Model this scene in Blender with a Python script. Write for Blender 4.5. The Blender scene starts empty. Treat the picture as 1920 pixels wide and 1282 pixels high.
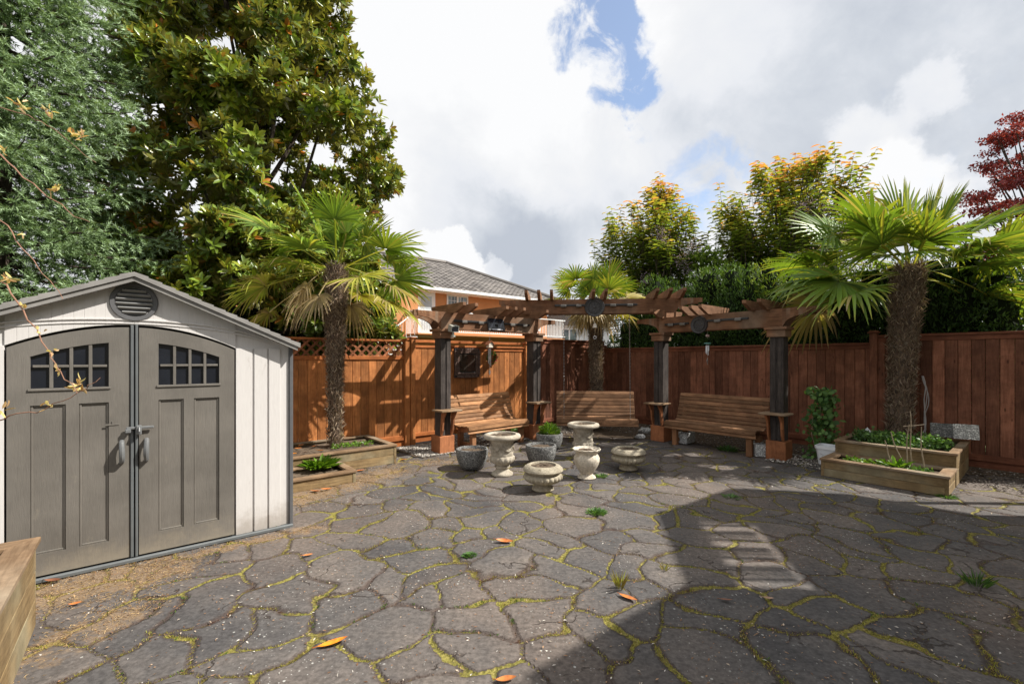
import bpy, math, random
import numpy as np
from mathutils import Vector
PI = math.pi
rng = np.random.default_rng(7); random.seed(7)
scene = bpy.context.scene
COL = scene.collection
F, CH, HY = 840.0, 1.6, 672.0
U = np.array([.769, .639]); V = np.array([.639, -.769])
AL = math.atan2(U[1], U[0]); AR = math.atan2(V[1], V[0]); AM = math.atan2(-.25, 2.44)

def G(px, py, h=0.0):
    """ground (or height h) point under a photo pixel"""
    Y = (CH - h) * F / (py - HY)
    return ((px - 960) * Y / F, Y)

# ------------------------------------------------------------------ mesh builder
class MB:
    def __init__(s): s.v = []; s.f = []
    def add(s, vs, fs):
        n = len(s.v); s.v += [tuple(map(float, p)) for p in vs]; s.f += [tuple(i + n for i in f) for f in fs]; return s
    def box(s, x0, x1, y0, y1, z0, z1, c=0.0):
        if c <= 0:
            vs = [(x, y, z) for z in (z0, z1) for x, y in ((x0, y0), (x1, y0), (x1, y1), (x0, y1))]
            return s.add(vs, [(3, 2, 1, 0), (4, 5, 6, 7), (0, 1, 5, 4), (1, 2, 6, 5), (2, 3, 7, 6), (3, 0, 4, 7)])
        # chamfered box: three stacked octagon-ish rings
        c = min(c, (x1-x0)*.45, (y1-y0)*.45, (z1-z0)*.45)
        def ring(z, k):
            a0, a1, b0, b1 = x0+k, x1-k, y0+k, y1-k; d = c if k == 0 else 0.0001
            return [(a0+d, b0, z), (a1-d, b0, z), (a1, b0+d, z), (a1, b1-d, z), (a1-d, b1, z), (a0+d, b1, z), (a0, b1-d, z), (a0, b0+d, z)]
        vs = ring(z0, c) + ring(z0+c, 0) + ring(z1-c, 0) + ring(z1, c)
        fs = [tuple(range(7, -1, -1)), tuple(range(24, 32))]
        for k in range(3):
            for i in range(8):
                j = (i+1) % 8; fs.append((k*8+i, k*8+j, k*8+8+j, k*8+8+i))
        return s.add(vs, fs)
    def obox(s, c, ax, half, ch=0.0):
        """oriented box: centre, 3 axes, 3 half sizes"""
        t = MB().box(-half[0], half[0], -half[1], half[1], -half[2], half[2], ch)
        c = np.array(c, float); A = [np.array(a, float) / np.linalg.norm(a) for a in ax]
        return s.add([c + A[0]*p[0] + A[1]*p[1] + A[2]*p[2] for p in t.v], t.f)
    def prism(s, poly, a0, a1, axis='y'):
        """polygon in the plane across `axis`, extruded from a0 to a1"""
        def m(p, a):
            return (p[0], a, p[1]) if axis == 'y' else ((a, p[0], p[1]) if axis == 'x' else (p[0], p[1], a))
        n = len(poly); vs = [m(p, a0) for p in poly] + [m(p, a1) for p in poly]
        fs = [tuple(range(n)), tuple(range(2*n-1, n-1, -1))] + [(i, n+i, n+(i+1) % n, (i+1) % n) for i in range(n)]
        return s.add(vs, fs)
    def strip(s, lo, hi, a0, a1):
        """solid between two (x,z) curves of equal length, extruded in y (no n-gons)"""
        n = len(lo)
        for i in range(n-1):
            s.prism([lo[i], lo[i+1], hi[i+1], hi[i]], a0, a1)
        return s
    def tube(s, pts, r, n=8, cap=True):
        pts = [np.array(p, float) for p in pts]; k = len(pts)
        rs = r if hasattr(r, '__len__') else [r]*k
        vs = []; ref = None
        for i, p in enumerate(pts):
            t = pts[min(i+1, k-1)] - pts[max(i-1, 0)]; t /= (np.linalg.norm(t) + 1e-9)
            if ref is None: ref = np.array([1, 0, 0]) if abs(t[0]) < .8 else np.array([0, 1, 0])
            a = np.cross(t, ref); a /= (np.linalg.norm(a)+1e-9); b = np.cross(a, t); ref = b
            ref = np.cross(a, t) if False else b
            for j in range(n):
                q = 2*PI*j/n; vs.append(p + rs[i]*(math.cos(q)*a + math.sin(q)*b))
            ref = b
        fs = [(i*n+j, i*n+(j+1) % n, (i+1)*n+(j+1) % n, (i+1)*n+j) for i in range(k-1) for j in range(n)]
        if cap: fs += [tuple(range(n-1, -1, -1)), tuple(range((k-1)*n, k*n))]
        return s.add(vs, fs)
    def lathe(s, prof, n=40, fn=None, c=(0, 0, 0)):
        """profile [(r,z)..]; fn(angle, i, r, z) -> (r, z) shapes flutes"""
        vs = []
        for i, (r, z) in enumerate(prof):
            for j in range(n):
                q = 2*PI*j/n; rr, zz = (r, z) if fn is None else fn(q, i, r, z)
                vs.append((c[0]+rr*math.cos(q), c[1]+rr*math.sin(q), c[2]+zz))
        m = len(prof)
        fs = [(i*n+j, i*n+(j+1) % n, (i+1)*n+(j+1) % n, (i+1)*n+j) for i in range(m-1) for j in range(n)]
        fs += [tuple(range(n-1, -1, -1)), tuple(range((m-1)*n, m*n))]
        return s.add(vs, fs)
    def ring(s, c, ax, R, r, n=10, k=5, sx=1.0):
        """torus around axis ax, stretched sx along its first in-plane axis"""
        a = np.array(ax[0], float); b = np.array(ax[1], float); nn = np.cross(a, b); vs = []
        for i in range(n):
            q = 2*PI*i/n; rad = math.cos(q)*a + math.sin(q)*b
            cc = np.array(c) + R*(math.cos(q)*a*sx + math.sin(q)*b)
            for j in range(k):
                w = 2*PI*j/k; vs.append(cc + r*(math.cos(w)*rad + math.sin(w)*nn))
        fs = [(i*k+j, i*k+(j+1) % k, ((i+1) % n)*k+(j+1) % k, ((i+1) % n)*k+j) for i in range(n) for j in range(k)]
        return s.add(vs, fs)
    def build(s, name, m, parent=None, smooth=False, bevel=0.0, loc=None):
        me = bpy.data.meshes.new(name); me.from_pydata(s.v, [], s.f); me.validate()
        me.materials.append(m)
        o = bpy.data.objects.new(name, me); COL.objects.link(o)
        if parent is not None: o.parent = parent
        if loc is not None: o.location = loc
        if smooth:
            me.shade_smooth()
            try: me.set_sharp_from_angle(angle=math.radians(40 if smooth is True else smooth))
            except Exception: pass
        if bevel > 0:
            b = o.modifiers.new('b', 'BEVEL'); b.width = bevel; b.segments = 2; b.limit_method = 'ANGLE'
        return o

def np_mesh(name, Vv, T, m, parent=None, attrs=None, smooth=False):
    me = bpy.data.meshes.new(name); Vv = np.asarray(Vv, np.float32); T = np.asarray(T, np.int32); k = T.shape[1]
    me.vertices.add(len(Vv)); me.vertices.foreach_set('co', Vv.ravel())
    me.loops.add(T.size); me.loops.foreach_set('vertex_index', T.ravel())
    me.polygons.add(len(T)); me.polygons.foreach_set('loop_start', np.arange(0, T.size, k, dtype=np.int32))
    try: me.polygons.foreach_set('loop_total', np.full(len(T), k, np.int32))
    except Exception: pass
    me.update(calc_edges=True)
    for n, a in (attrs or {}).items():
        at = me.attributes.new(n, 'FLOAT', 'POINT'); at.data.foreach_set('value', np.asarray(a, np.float32))
    me.materials.append(m)
    if smooth: me.shade_smooth()
    o = bpy.data.objects.new(name, me); COL.objects.link(o)
    if parent is not None: o.parent = parent
    return o

def tag(o, label=None, cat=None, group=None, kind=None):
    if label: o['label'] = label
    if cat: o['category'] = cat
    if group: o['group'] = group
    if kind: o['kind'] = kind
    return o
def thing(name, label, cat, loc=(0, 0, 0), rz=0.0, group=None):
    o = bpy.data.objects.new(name, None); COL.objects.link(o); o.empty_display_size = .1
    o.location = loc; o.rotation_euler = (0, 0, rz)
    return tag(o, label, cat, group)
def copy_tree(o, parent=None):
    c = o.copy(); COL.objects.link(c); c.parent = parent
    for ch in list(o.children): copy_tree(ch, c)
    return c

# ------------------------------------------------------------------ materials
def newmat(name, rough=.8, spec=.3):
    m = bpy.data.materials.new(name); m.use_nodes = True; nt = m.node_tree
    b = nt.nodes['Principled BSDF']; b.inputs['Roughness'].default_value = rough
    b.inputs['Specular IOR Level'].default_value = spec
    return m, nt, b
def nd(nt, t, **k):
    n = nt.nodes.new(t)
    for a, v in k.items():
        if a.startswith('i_'):
            key = a[2:].replace('_', ' '); n.inputs[key].default_value = v
        else: setattr(n, a, v)
    return n
def ramp(nt, src, stops, interp='LINEAR'):
    r = nt.nodes.new('ShaderNodeValToRGB'); r.color_ramp.interpolation = interp
    e = r.color_ramp.elements
    while len(e) < len(stops): e.new(.5)
    for i, (p, c) in enumerate(stops):
        e[i].position = p; e[i].color = (c, c, c, 1) if isinstance(c, (int, float)) else (*c, 1)
    nt.links.new(src, r.inputs[0]); return r.outputs[0]
def mixc(nt, fac, a, b, bt='MIX'):
    n = nt.nodes.new('ShaderNodeMix'); n.data_type = 'RGBA'; n.blend_type = bt
    for i, x in ((0, fac), (6, a), (7, b)):
        if hasattr(x, 'is_output') or isinstance(x, bpy.types.NodeSocket): nt.links.new(x, n.inputs[i])
        elif isinstance(x, (int, float)) and i > 0: n.inputs[i].default_value = (x, x, x, 1)
        elif isinstance(x, (int, float)): n.inputs[i].default_value = x
        else: n.inputs[i].default_value = (*x, 1)
    return n.outputs[2]
def mth(nt, op, a, b=None, c=None, clamp=False):
    n = nt.nodes.new('ShaderNodeMath'); n.operation = op; n.use_clamp = clamp
    for i, x in enumerate((a, b, c)):
        if x is None: continue
        if isinstance(x, bpy.types.NodeSocket): nt.links.new(x, n.inputs[i])
        else: n.inputs[i].default_value = x
    return n.outputs[0]
def smap(nt, x, a, b, c=0., d=1., smooth=True):
    n = nt.nodes.new('ShaderNodeMapRange'); n.interpolation_type = 'SMOOTHSTEP' if smooth else 'LINEAR'
    nt.links.new(x, n.inputs[0])
    for i, v in enumerate((a, b, c, d)): n.inputs[i+1].default_value = v
    return n.outputs[0]
def coords(nt, scale=(1, 1, 1), which='Object'):
    t = nt.nodes.new('ShaderNodeTexCoord'); m = nt.nodes.new('ShaderNodeMapping'); m.inputs['Scale'].default_value = scale
    nt.links.new(t.outputs[which], m.inputs[0]); return m.outputs[0]
def noise(nt, vec, sc, det=4, rough=.55, dist=0.):
    n = nt.nodes.new('ShaderNodeTexNoise'); n.inputs['Scale'].default_value = sc; n.inputs['Detail'].default_value = det
    n.inputs['Roughness'].default_value = rough; n.inputs['Distortion'].default_value = dist
    if vec is not None: nt.links.new(vec, n.inputs['Vector'])
    return n.outputs[0]
def bump(nt, b, h, s=.3, d=.01):
    n = nt.nodes.new('ShaderNodeBump'); n.inputs['Strength'].default_value = s; n.inputs['Distance'].default_value = d
    nt.links.new(h, n.inputs['Height']); nt.links.new(n.outputs[0], b.inputs['Normal'])
def island(nt): return nt.nodes.new('ShaderNodeNewGeometry').outputs['Random Per Island']
def attr(nt, n): a = nt.nodes.new('ShaderNodeAttribute'); a.attribute_name = n; return a.outputs['Fac']

def wood(name, c1, c2, axis='z', rough=.75, var=.35, grey=None, knots=False, spec=.2):
    m, nt, b = newmat(name, rough, spec)
    st = {'z': (14, 14, 1.1), 'x': (1.1, 14, 14), 'y': (14, 1.1, 14)}[axis]
    isl = island(nt)
    co = nd(nt, 'ShaderNodeTexCoord'); off = nt.nodes.new('ShaderNodeVectorMath'); off.operation = 'ADD'
    cb = nt.nodes.new('ShaderNodeCombineXYZ'); k = mth(nt, 'MULTIPLY', isl, 37.)
    for i in range(3): nt.links.new(k, cb.inputs[i])
    nt.links.new(co.outputs['Object'], off.inputs[0]); nt.links.new(cb.outputs[0], off.inputs[1])
    mp = nt.nodes.new('ShaderNodeMapping'); mp.inputs['Scale'].default_value = st; nt.links.new(off.outputs[0], mp.inputs[0])
    g = noise(nt, mp.outputs[0], 3.2, 7, .65, .6)
    big = noise(nt, off.outputs[0], 1.4, 3, .5)
    c = ramp(nt, g, [(.30, c1), (.68, c2)])
    if grey is not None:
        c = mixc(nt, smap(nt, big, .42, .68), c, grey)
    c = mixc(nt, 1., c, smap(nt, big, .3, .7, .72, 1.18), 'MULTIPLY')
    br = smap(nt, isl, 0, 1, 1-var, 1+var*.6, False)
    c = mixc(nt, 1., c, br, 'MULTIPLY')
    dirt = smap(nt, noise(nt, off.outputs[0], 5, 5, .7), .35, .7, .72, 1.1)
    c = mixc(nt, 1., c, dirt, 'MULTIPLY')
    if knots:
        v = nt.nodes.new('ShaderNodeTexVoronoi'); v.inputs['Scale'].default_value = 5.
        m2 = nt.nodes.new('ShaderNodeMapping'); m2.inputs['Scale'].default_value = {'x': (.6, 1.6, 1.6), 'z': (1.6, 1.6, .6), 'y': (1.6, .6, 1.6)}[axis]
        nt.links.new(off.outputs[0], m2.inputs[0]); nt.links.new(m2.outputs[0], v.inputs['Vector'])
        c = mixc(nt, smap(nt, v.outputs[0], .05, .12, .75, 0.), c, tuple(x*.25 for x in c1))
    nt.links.new(c, b.inputs['Base Color'])
    bump(nt, b, g, .35, .004)
    return m

def plain(name, c, rough=.6, spec=.4, var=.15, sc=8., metal=0., bmp=.1, c2=None, spk=None):
    m, nt, b = newmat(name, rough, spec); b.inputs['Metallic'].default_value = metal
    co = coords(nt); n = noise(nt, co, sc, 6, .6)
    hi = c2 if c2 else tuple(min(1, x*(1+var)) for x in c); lo = tuple(x*(1-var) for x in c)
    cc = ramp(nt, n, [(.3, lo), (.7, hi)])
    if spk:
        f = noise(nt, co, spk[0], 2, .5); cc = mixc(nt, smap(nt, f, spk[2], spk[2]+.08), cc, spk[1])
    nt.links.new(cc, b.inputs['Base Color'])
    if bmp: bump(nt, b, noise(nt, co, sc*6, 4), bmp, .004)
    return m

def leafmat(name, stops, back=None, rough=.45, trans=.35, spec=.4, use='island', dark=None):
    """stops: colour ramp driven by per-leaf random mixed with the per-leaf 'tint' attribute"""
    m, nt, b = newmat(name, rough, spec)
    isl = island(nt)
    if use == 'island': f = isl
    else:
        f = mth(nt, 'ADD', attr(nt, 'tint'), mth(nt, 'MULTIPLY_ADD', isl, .3, -.15), clamp=True)
    c = ramp(nt, f, stops)
    br = smap(nt, mth(nt, 'FRACT', mth(nt, 'MULTIPLY', isl, 7.31)), 0, 1, .62, 1.3, False)
    c = mixc(nt, 1., c, br, 'MULTIPLY')
    if back:
        g = nt.nodes.new('ShaderNodeNewGeometry'); c = mixc(nt, mth(nt, 'MULTIPLY', g.outputs['Backfacing'], .65), c, back)
    nt.links.new(c, b.inputs['Base Color'])
    if trans > 0:
        t = nt.nodes.new('ShaderNodeBsdfTranslucent'); c2 = mixc(nt, 1., c, (1.3, 1.25, .55), 'MULTIPLY'); nt.links.new(c2, t.inputs[0])
        mx = nt.nodes.new('ShaderNodeMixShader'); mx.inputs[0].default_value = trans
        nt.links.new(b.outputs[0], mx.inputs[1]); nt.links.new(t.outputs[0], mx.inputs[2])
        nt.links.new(mx.outputs[0], nt.nodes['Material Output'].inputs[0])
    return m

M = {}
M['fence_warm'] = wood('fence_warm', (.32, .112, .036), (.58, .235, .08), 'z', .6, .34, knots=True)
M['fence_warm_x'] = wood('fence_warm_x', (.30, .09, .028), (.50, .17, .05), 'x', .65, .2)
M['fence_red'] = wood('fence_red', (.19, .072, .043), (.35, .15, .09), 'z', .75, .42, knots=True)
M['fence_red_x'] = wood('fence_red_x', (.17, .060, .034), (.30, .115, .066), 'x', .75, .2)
M['lattice'] = wood('lattice', (.20, .07, .032), (.34, .13, .06), 'x', .75, .3)
M['pergola_x'] = wood('pergola_x', (.17, .078, .040), (.35, .17, .088), 'x', .7, .25, grey=(.21, .14, .095))
M['pergola_y'] = wood('pergola_y', (.15, .075, .042), (.31, .165, .095), 'y', .7, .2)
M['pergola_z'] = wood('pergola_z', (.25, .095, .042), (.40, .16, .072), 'z', .7, .2)
M['post_black'] = wood('post_black', (.030, .026, .025), (.095, .078, .07), 'z', .75, .25)
M['bench'] = wood('bench', (.25, .115, .05), (.47, .25, .12), 'x', .65, .25, knots=True)  # lightened for the sunlit bench, sun put into the wood colour
M['bench_shaded'] = wood('bench_shaded', (.17, .085, .042), (.34, .185, .10), 'x', .7, .25, knots=True)  # darker copy of the bench wood, shade put into the colour
M['bench_end'] = wood('bench_end', (.21, .10, .05), (.36, .18, .09), 'z', .7, .2)
M['planter_x'] = wood('planter_x', (.20, .13, .065), (.40, .28, .14), 'x', .8, .25, grey=(.26, .22, .14))
M['planter_y'] = wood('planter_y', (.20, .13, .065), (.40, .28, .14), 'y', .8, .25, grey=(.26, .22, .14))
M['cap_x'] = wood('cap_x', (.22, .135, .075), (.38, .25, .15), 'x', .8, .2, grey=(.28, .23, .17))
M['cap_y'] = wood('cap_y', (.22, .135, .075), (.38, .25, .15), 'y', .8, .2, grey=(.28, .23, .17))
M['weathered'] = wood('weathered', (.20, .16, .12), (.38, .32, .25), 'x', .85, .2)
M['black_metal'] = plain('black_metal', (.018, .018, .02), .4, .5)
M['dark_bronze'] = plain('dark_bronze', (.045, .043, .045), .5, .5, sc=20, bmp=.4)
M['steel'] = plain('steel', (.5, .5, .52), .3, .5, metal=.9, bmp=0)
M['white_plastic'] = plain('white_plastic', (.72, .74, .78), .4, .4, .05)
M['shed_wall'] = None
M['soil'] = plain('soil', (.075, .055, .042), .95, .1, .5, 14, bmp=1., c2=(.16, .12, .088), spk=(60., (.2, .15, .1), .62))
M['glass_dark'] = plain('glass_dark', (.012, .014, .02), .12, .6, bmp=0)

# ------------------------------------------------------------------ foliage helpers
T_BIG = (np.array([[0, 0, 0], [.36, -.5, .05], [.36, 0, -.03], [.36, .5, .05], [.75, -.42, .0], [.75, 0, -.07], [.75, .42, .0], [1, 0, -.13]]),
         np.array([[0, 1, 2], [0, 2, 3], [1, 5, 2], [1, 4, 5], [2, 6, 3], [2, 5, 6], [4, 7, 5], [5, 7, 6]]))
T_SM = (np.array([[0, 0, 0], [.45, -.5, .06], [1, 0, -.06], [.45, .5, .06]]), np.array([[0, 1, 2], [0, 2, 3]]))
T_TRI = (np.array([[0, -.5, 0], [1, 0, 0], [0, .5, 0]]), np.array([[0, 1, 2]]))
T_QUADP = (np.array([[0, -.35, 0], [.5, -.5, .05], [1, 0, -.05], [.5, .5, .05], [0, .35, 0]]), np.array([[0, 2, 1], [0, 4, 2], [4, 3, 2]]))
def norm(a): return a / (np.linalg.norm(a, axis=-1, keepdims=True) + 1e-9)
def scatter(P, D, N, L, W, T=T_SM):
    D = norm(D); S = norm(np.cross(N, D)); N2 = np.cross(D, S); t, f = T
    L = np.broadcast_to(np.asarray(L, float), (len(P),)); W = np.broadcast_to(np.asarray(W, float), (len(P),))
    Vv = (P[:, None] + t[None, :, 0, None]*L[:, None, None]*D[:, None] + t[None, :, 1, None]*W[:, None, None]*S[:, None]
          + t[None, :, 2, None]*L[:, None, None]*N2[:, None])
    k = len(t); Tt = f[None] + (np.arange(len(P))*k)[:, None, None]
    return Vv.reshape(-1, 3), Tt.reshape(-1, f.shape[1])
def leaves(name, m, parent, P, D, N, L, W, T=T_SM, tint=None, smooth=False):
    Vv, Tt = scatter(P, D, N, L, W, T)
    at = None if tint is None else {'tint': np.repeat(tint, len(T[0]))}
    return np_mesh(name, Vv, Tt, m, parent, at, smooth)
def rdir(n, up=0.):
    d = rng.normal(size=(n, 3)); d[:, 2] += up; return norm(d)

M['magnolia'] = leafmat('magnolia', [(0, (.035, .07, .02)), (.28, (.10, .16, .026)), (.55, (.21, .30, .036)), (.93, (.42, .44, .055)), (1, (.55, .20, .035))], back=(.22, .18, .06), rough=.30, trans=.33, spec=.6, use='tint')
M['bark'] = plain('bark', (.07, .055, .045), .9, .1, .4, 12, bmp=1.)
M['spruce'] = leafmat('spruce', [(0, (.07, .12, .045)), (.45, (.20, .30, .13)), (1, (.48, .62, .42))], rough=.55, trans=.2, use='tint')
M['thuja'] = leafmat('thuja', [(0, (.022, .055, .014)), (.35, (.050, .105, .02)), (.6, (.11, .20, .03)), (1, (.36, .42, .04))], rough=.6, trans=.25, use='tint')
M['cherry'] = leafmat('cherry', [(0, (.07, .12, .03)), (.4, (.17, .24, .045)), (.62, (.36, .33, .06)), (.82, (.58, .27, .11)), (1, (.62, .24, .15))], rough=.42, trans=.5, use='tint')
M['lilac'] = leafmat('lilac', [(0, (.30, .23, .30)), (1, (.48, .38, .48))], rough=.7, trans=.3)
M['maple'] = leafmat('maple', [(0, (.12, .018, .022)), (1, (.32, .05, .06))], rough=.5, trans=.4)
M['palm'] = leafmat('palm', [(0, (.07, .145, .028)), (.35, (.18, .285, .036)), (.6, (.40, .40, .06)), (.8, (.40, .31, .14)), (1, (.42, .32, .19))], rough=.4, trans=.3, use='tint')
M['fibre'] = leafmat('fibre', [(0, (.15, .10, .07)), (.5, (.36, .26, .19)), (.85, (.50, .40, .30)), (1, (.62, .53, .41))], rough=.9, trans=.1)
M['trunk_core'] = plain('trunk_core', (.16, .115, .085), .95, .1, .5, 20, bmp=1.)
M['trunk_scale'] = leafmat('trunk_scale', [(0, (.07, .05, .04)), (.8, (.17, .13, .10)), (1, (.38, .32, .25))], rough=.9, trans=.0)
M['hosta'] = leafmat('hosta', [(0, (.05, .13, .012)), (1, (.17, .30, .03))], rough=.4, trans=.35)
M['fern'] = leafmat('fern', [(0, (.045, .11, .02)), (1, (.14, .24, .04))], rough=.5, trans=.35)
M['moss'] = leafmat('moss', [(0, (.40, .30, .10)), (.4, (.34, .30, .06)), (1, (.28, .31, .045))], rough=.8, trans=.25)
M['straw'] = leafmat('straw', [(0, (.42, .28, .12)), (.6, (.52, .38, .20)), (1, (.30, .13, .05))], rough=.8, trans=.1)
M['dead_leaf'] = leafmat('dead_leaf', [(0, (.30, .10, .03)), (.5, (.55, .22, .04)), (1, (.62, .33, .03))], rough=.5, trans=.2)

# ------------------------------------------------------------------ patio
def vnoise(x, y, s, seed):
    r = np.random.default_rng(seed); g = r.random((64, 64)); x = x*s; y = y*s
    xi = np.floor(x).astype(int); yi = np.floor(y).astype(int); fx = x-xi; fy = y-yi
    fx = fx*fx*(3-2*fx); fy = fy*fy*(3-2*fy)
    a = g[xi % 64, yi % 64]; b = g[(xi+1) % 64, yi % 64]; c = g[xi % 64, (yi+1) % 64]; d = g[(xi+1) % 64, (yi+1) % 64]
    return (a*(1-fx)+b*fx)*(1-fy) + (c*(1-fx)+d*fx)*fy
SX, SY, NI0, NI1, NJ0, NJ = .43, .34, -17, 28, -6, 50
SEEDS = []
for i in range(NI0, NI1):
    for j in range(NJ0, NJ0+NJ):
        r = np.random.default_rng((i+50)*1000+j+50); a, b2 = r.random(2)
        SEEDS.append(((i + .5*(j % 2) + .95*(a-.5))*SX, (j + .95*(b2-.5))*SY))
SEEDS = np.array(SEEDS); SR = np.random.default_rng(5).random(len(SEEDS))
def flag(x, y):
    """distance to the nearest joint and a random value per stone"""
    wx = x + .30*(vnoise(x, y, 1.9, 1)-.5) + .13*(vnoise(x, y, 5, 2)-.5) + .022*(vnoise(x, y, 19, 8)-.5)
    wy = y + .30*(vnoise(x, y, 1.9, 3)-.5) + .13*(vnoise(x, y, 5, 4)-.5) + .022*(vnoise(x, y, 19, 9)-.5)
    e = np.empty_like(x); c = np.empty_like(x)
    offs = np.array([(a, b) for a in (-2, -1, 0, 1, 2) for b in (-2, -1, 0, 1, 2)])
    for s in range(0, len(x), 50000):
        q = np.stack([wx[s:s+50000], wy[s:s+50000]], 1)
        j0 = np.floor(q[:, 1]/SY+.5).astype(int); i0 = np.floor(q[:, 0]/SX+.25).astype(int)
        ii = np.clip(i0[:, None]+offs[:, 0], NI0, NI1-1)-NI0; jj = np.clip(j0[:, None]+offs[:, 1], NJ0, NJ0+NJ-1)-NJ0; cand = ii*NJ+jj
        d = ((q[:, None]-SEEDS[cand])**2).sum(2); o = np.argsort(d, 1)[:, :4]; o = np.take_along_axis(cand, o, 1)
        p1 = SEEDS[o[:, 0]]; best = np.full(len(q), 9.)
        for t in (1, 2, 3):
            p2 = SEEDS[o[:, t]]; n = p2-p1; L = np.linalg.norm(n, axis=1, keepdims=True); n = n/(L+1e-9)
            v_ = (((p1+p2)/2-q)*n).sum(1); best = np.where(L[:, 0] > 1e-6, np.minimum(best, v_), best)
        e[s:s+50000] = best; c[s:s+50000] = SR[o[:, 0]]
    return e, c

SHC = np.array([-2.989, 3.546])
def straw_field(x, y):
    """dry debris swept against the shed and the planters"""
    p = np.stack([x, y], 1)
    def seg(a, b, r):
        a = np.array(a); b = np.array(b); t = np.clip(((p-a)@(b-a))/((b-a)@(b-a)), 0, 1)
        return np.exp(-(np.linalg.norm(p-(a+t[:, None]*(b-a)), axis=1)/r)**2)
    f = np.maximum.reduce([seg(SHC-1.2*U+.25*V, SHC+.1*U+.3*V, .38), seg(SHC+.2*U+.15*V, SHC+1.3*U+.2*V, .16)*.7, seg((-2.5, 5.0), (-1.75, 6.3), .38)*.85,
                           seg((-1.7, 6.8), (-.4, 7.2), .4)*.6, seg((-2.7, 2.1), (-2.45, 2.8), .3)*.7])
    return f

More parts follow.
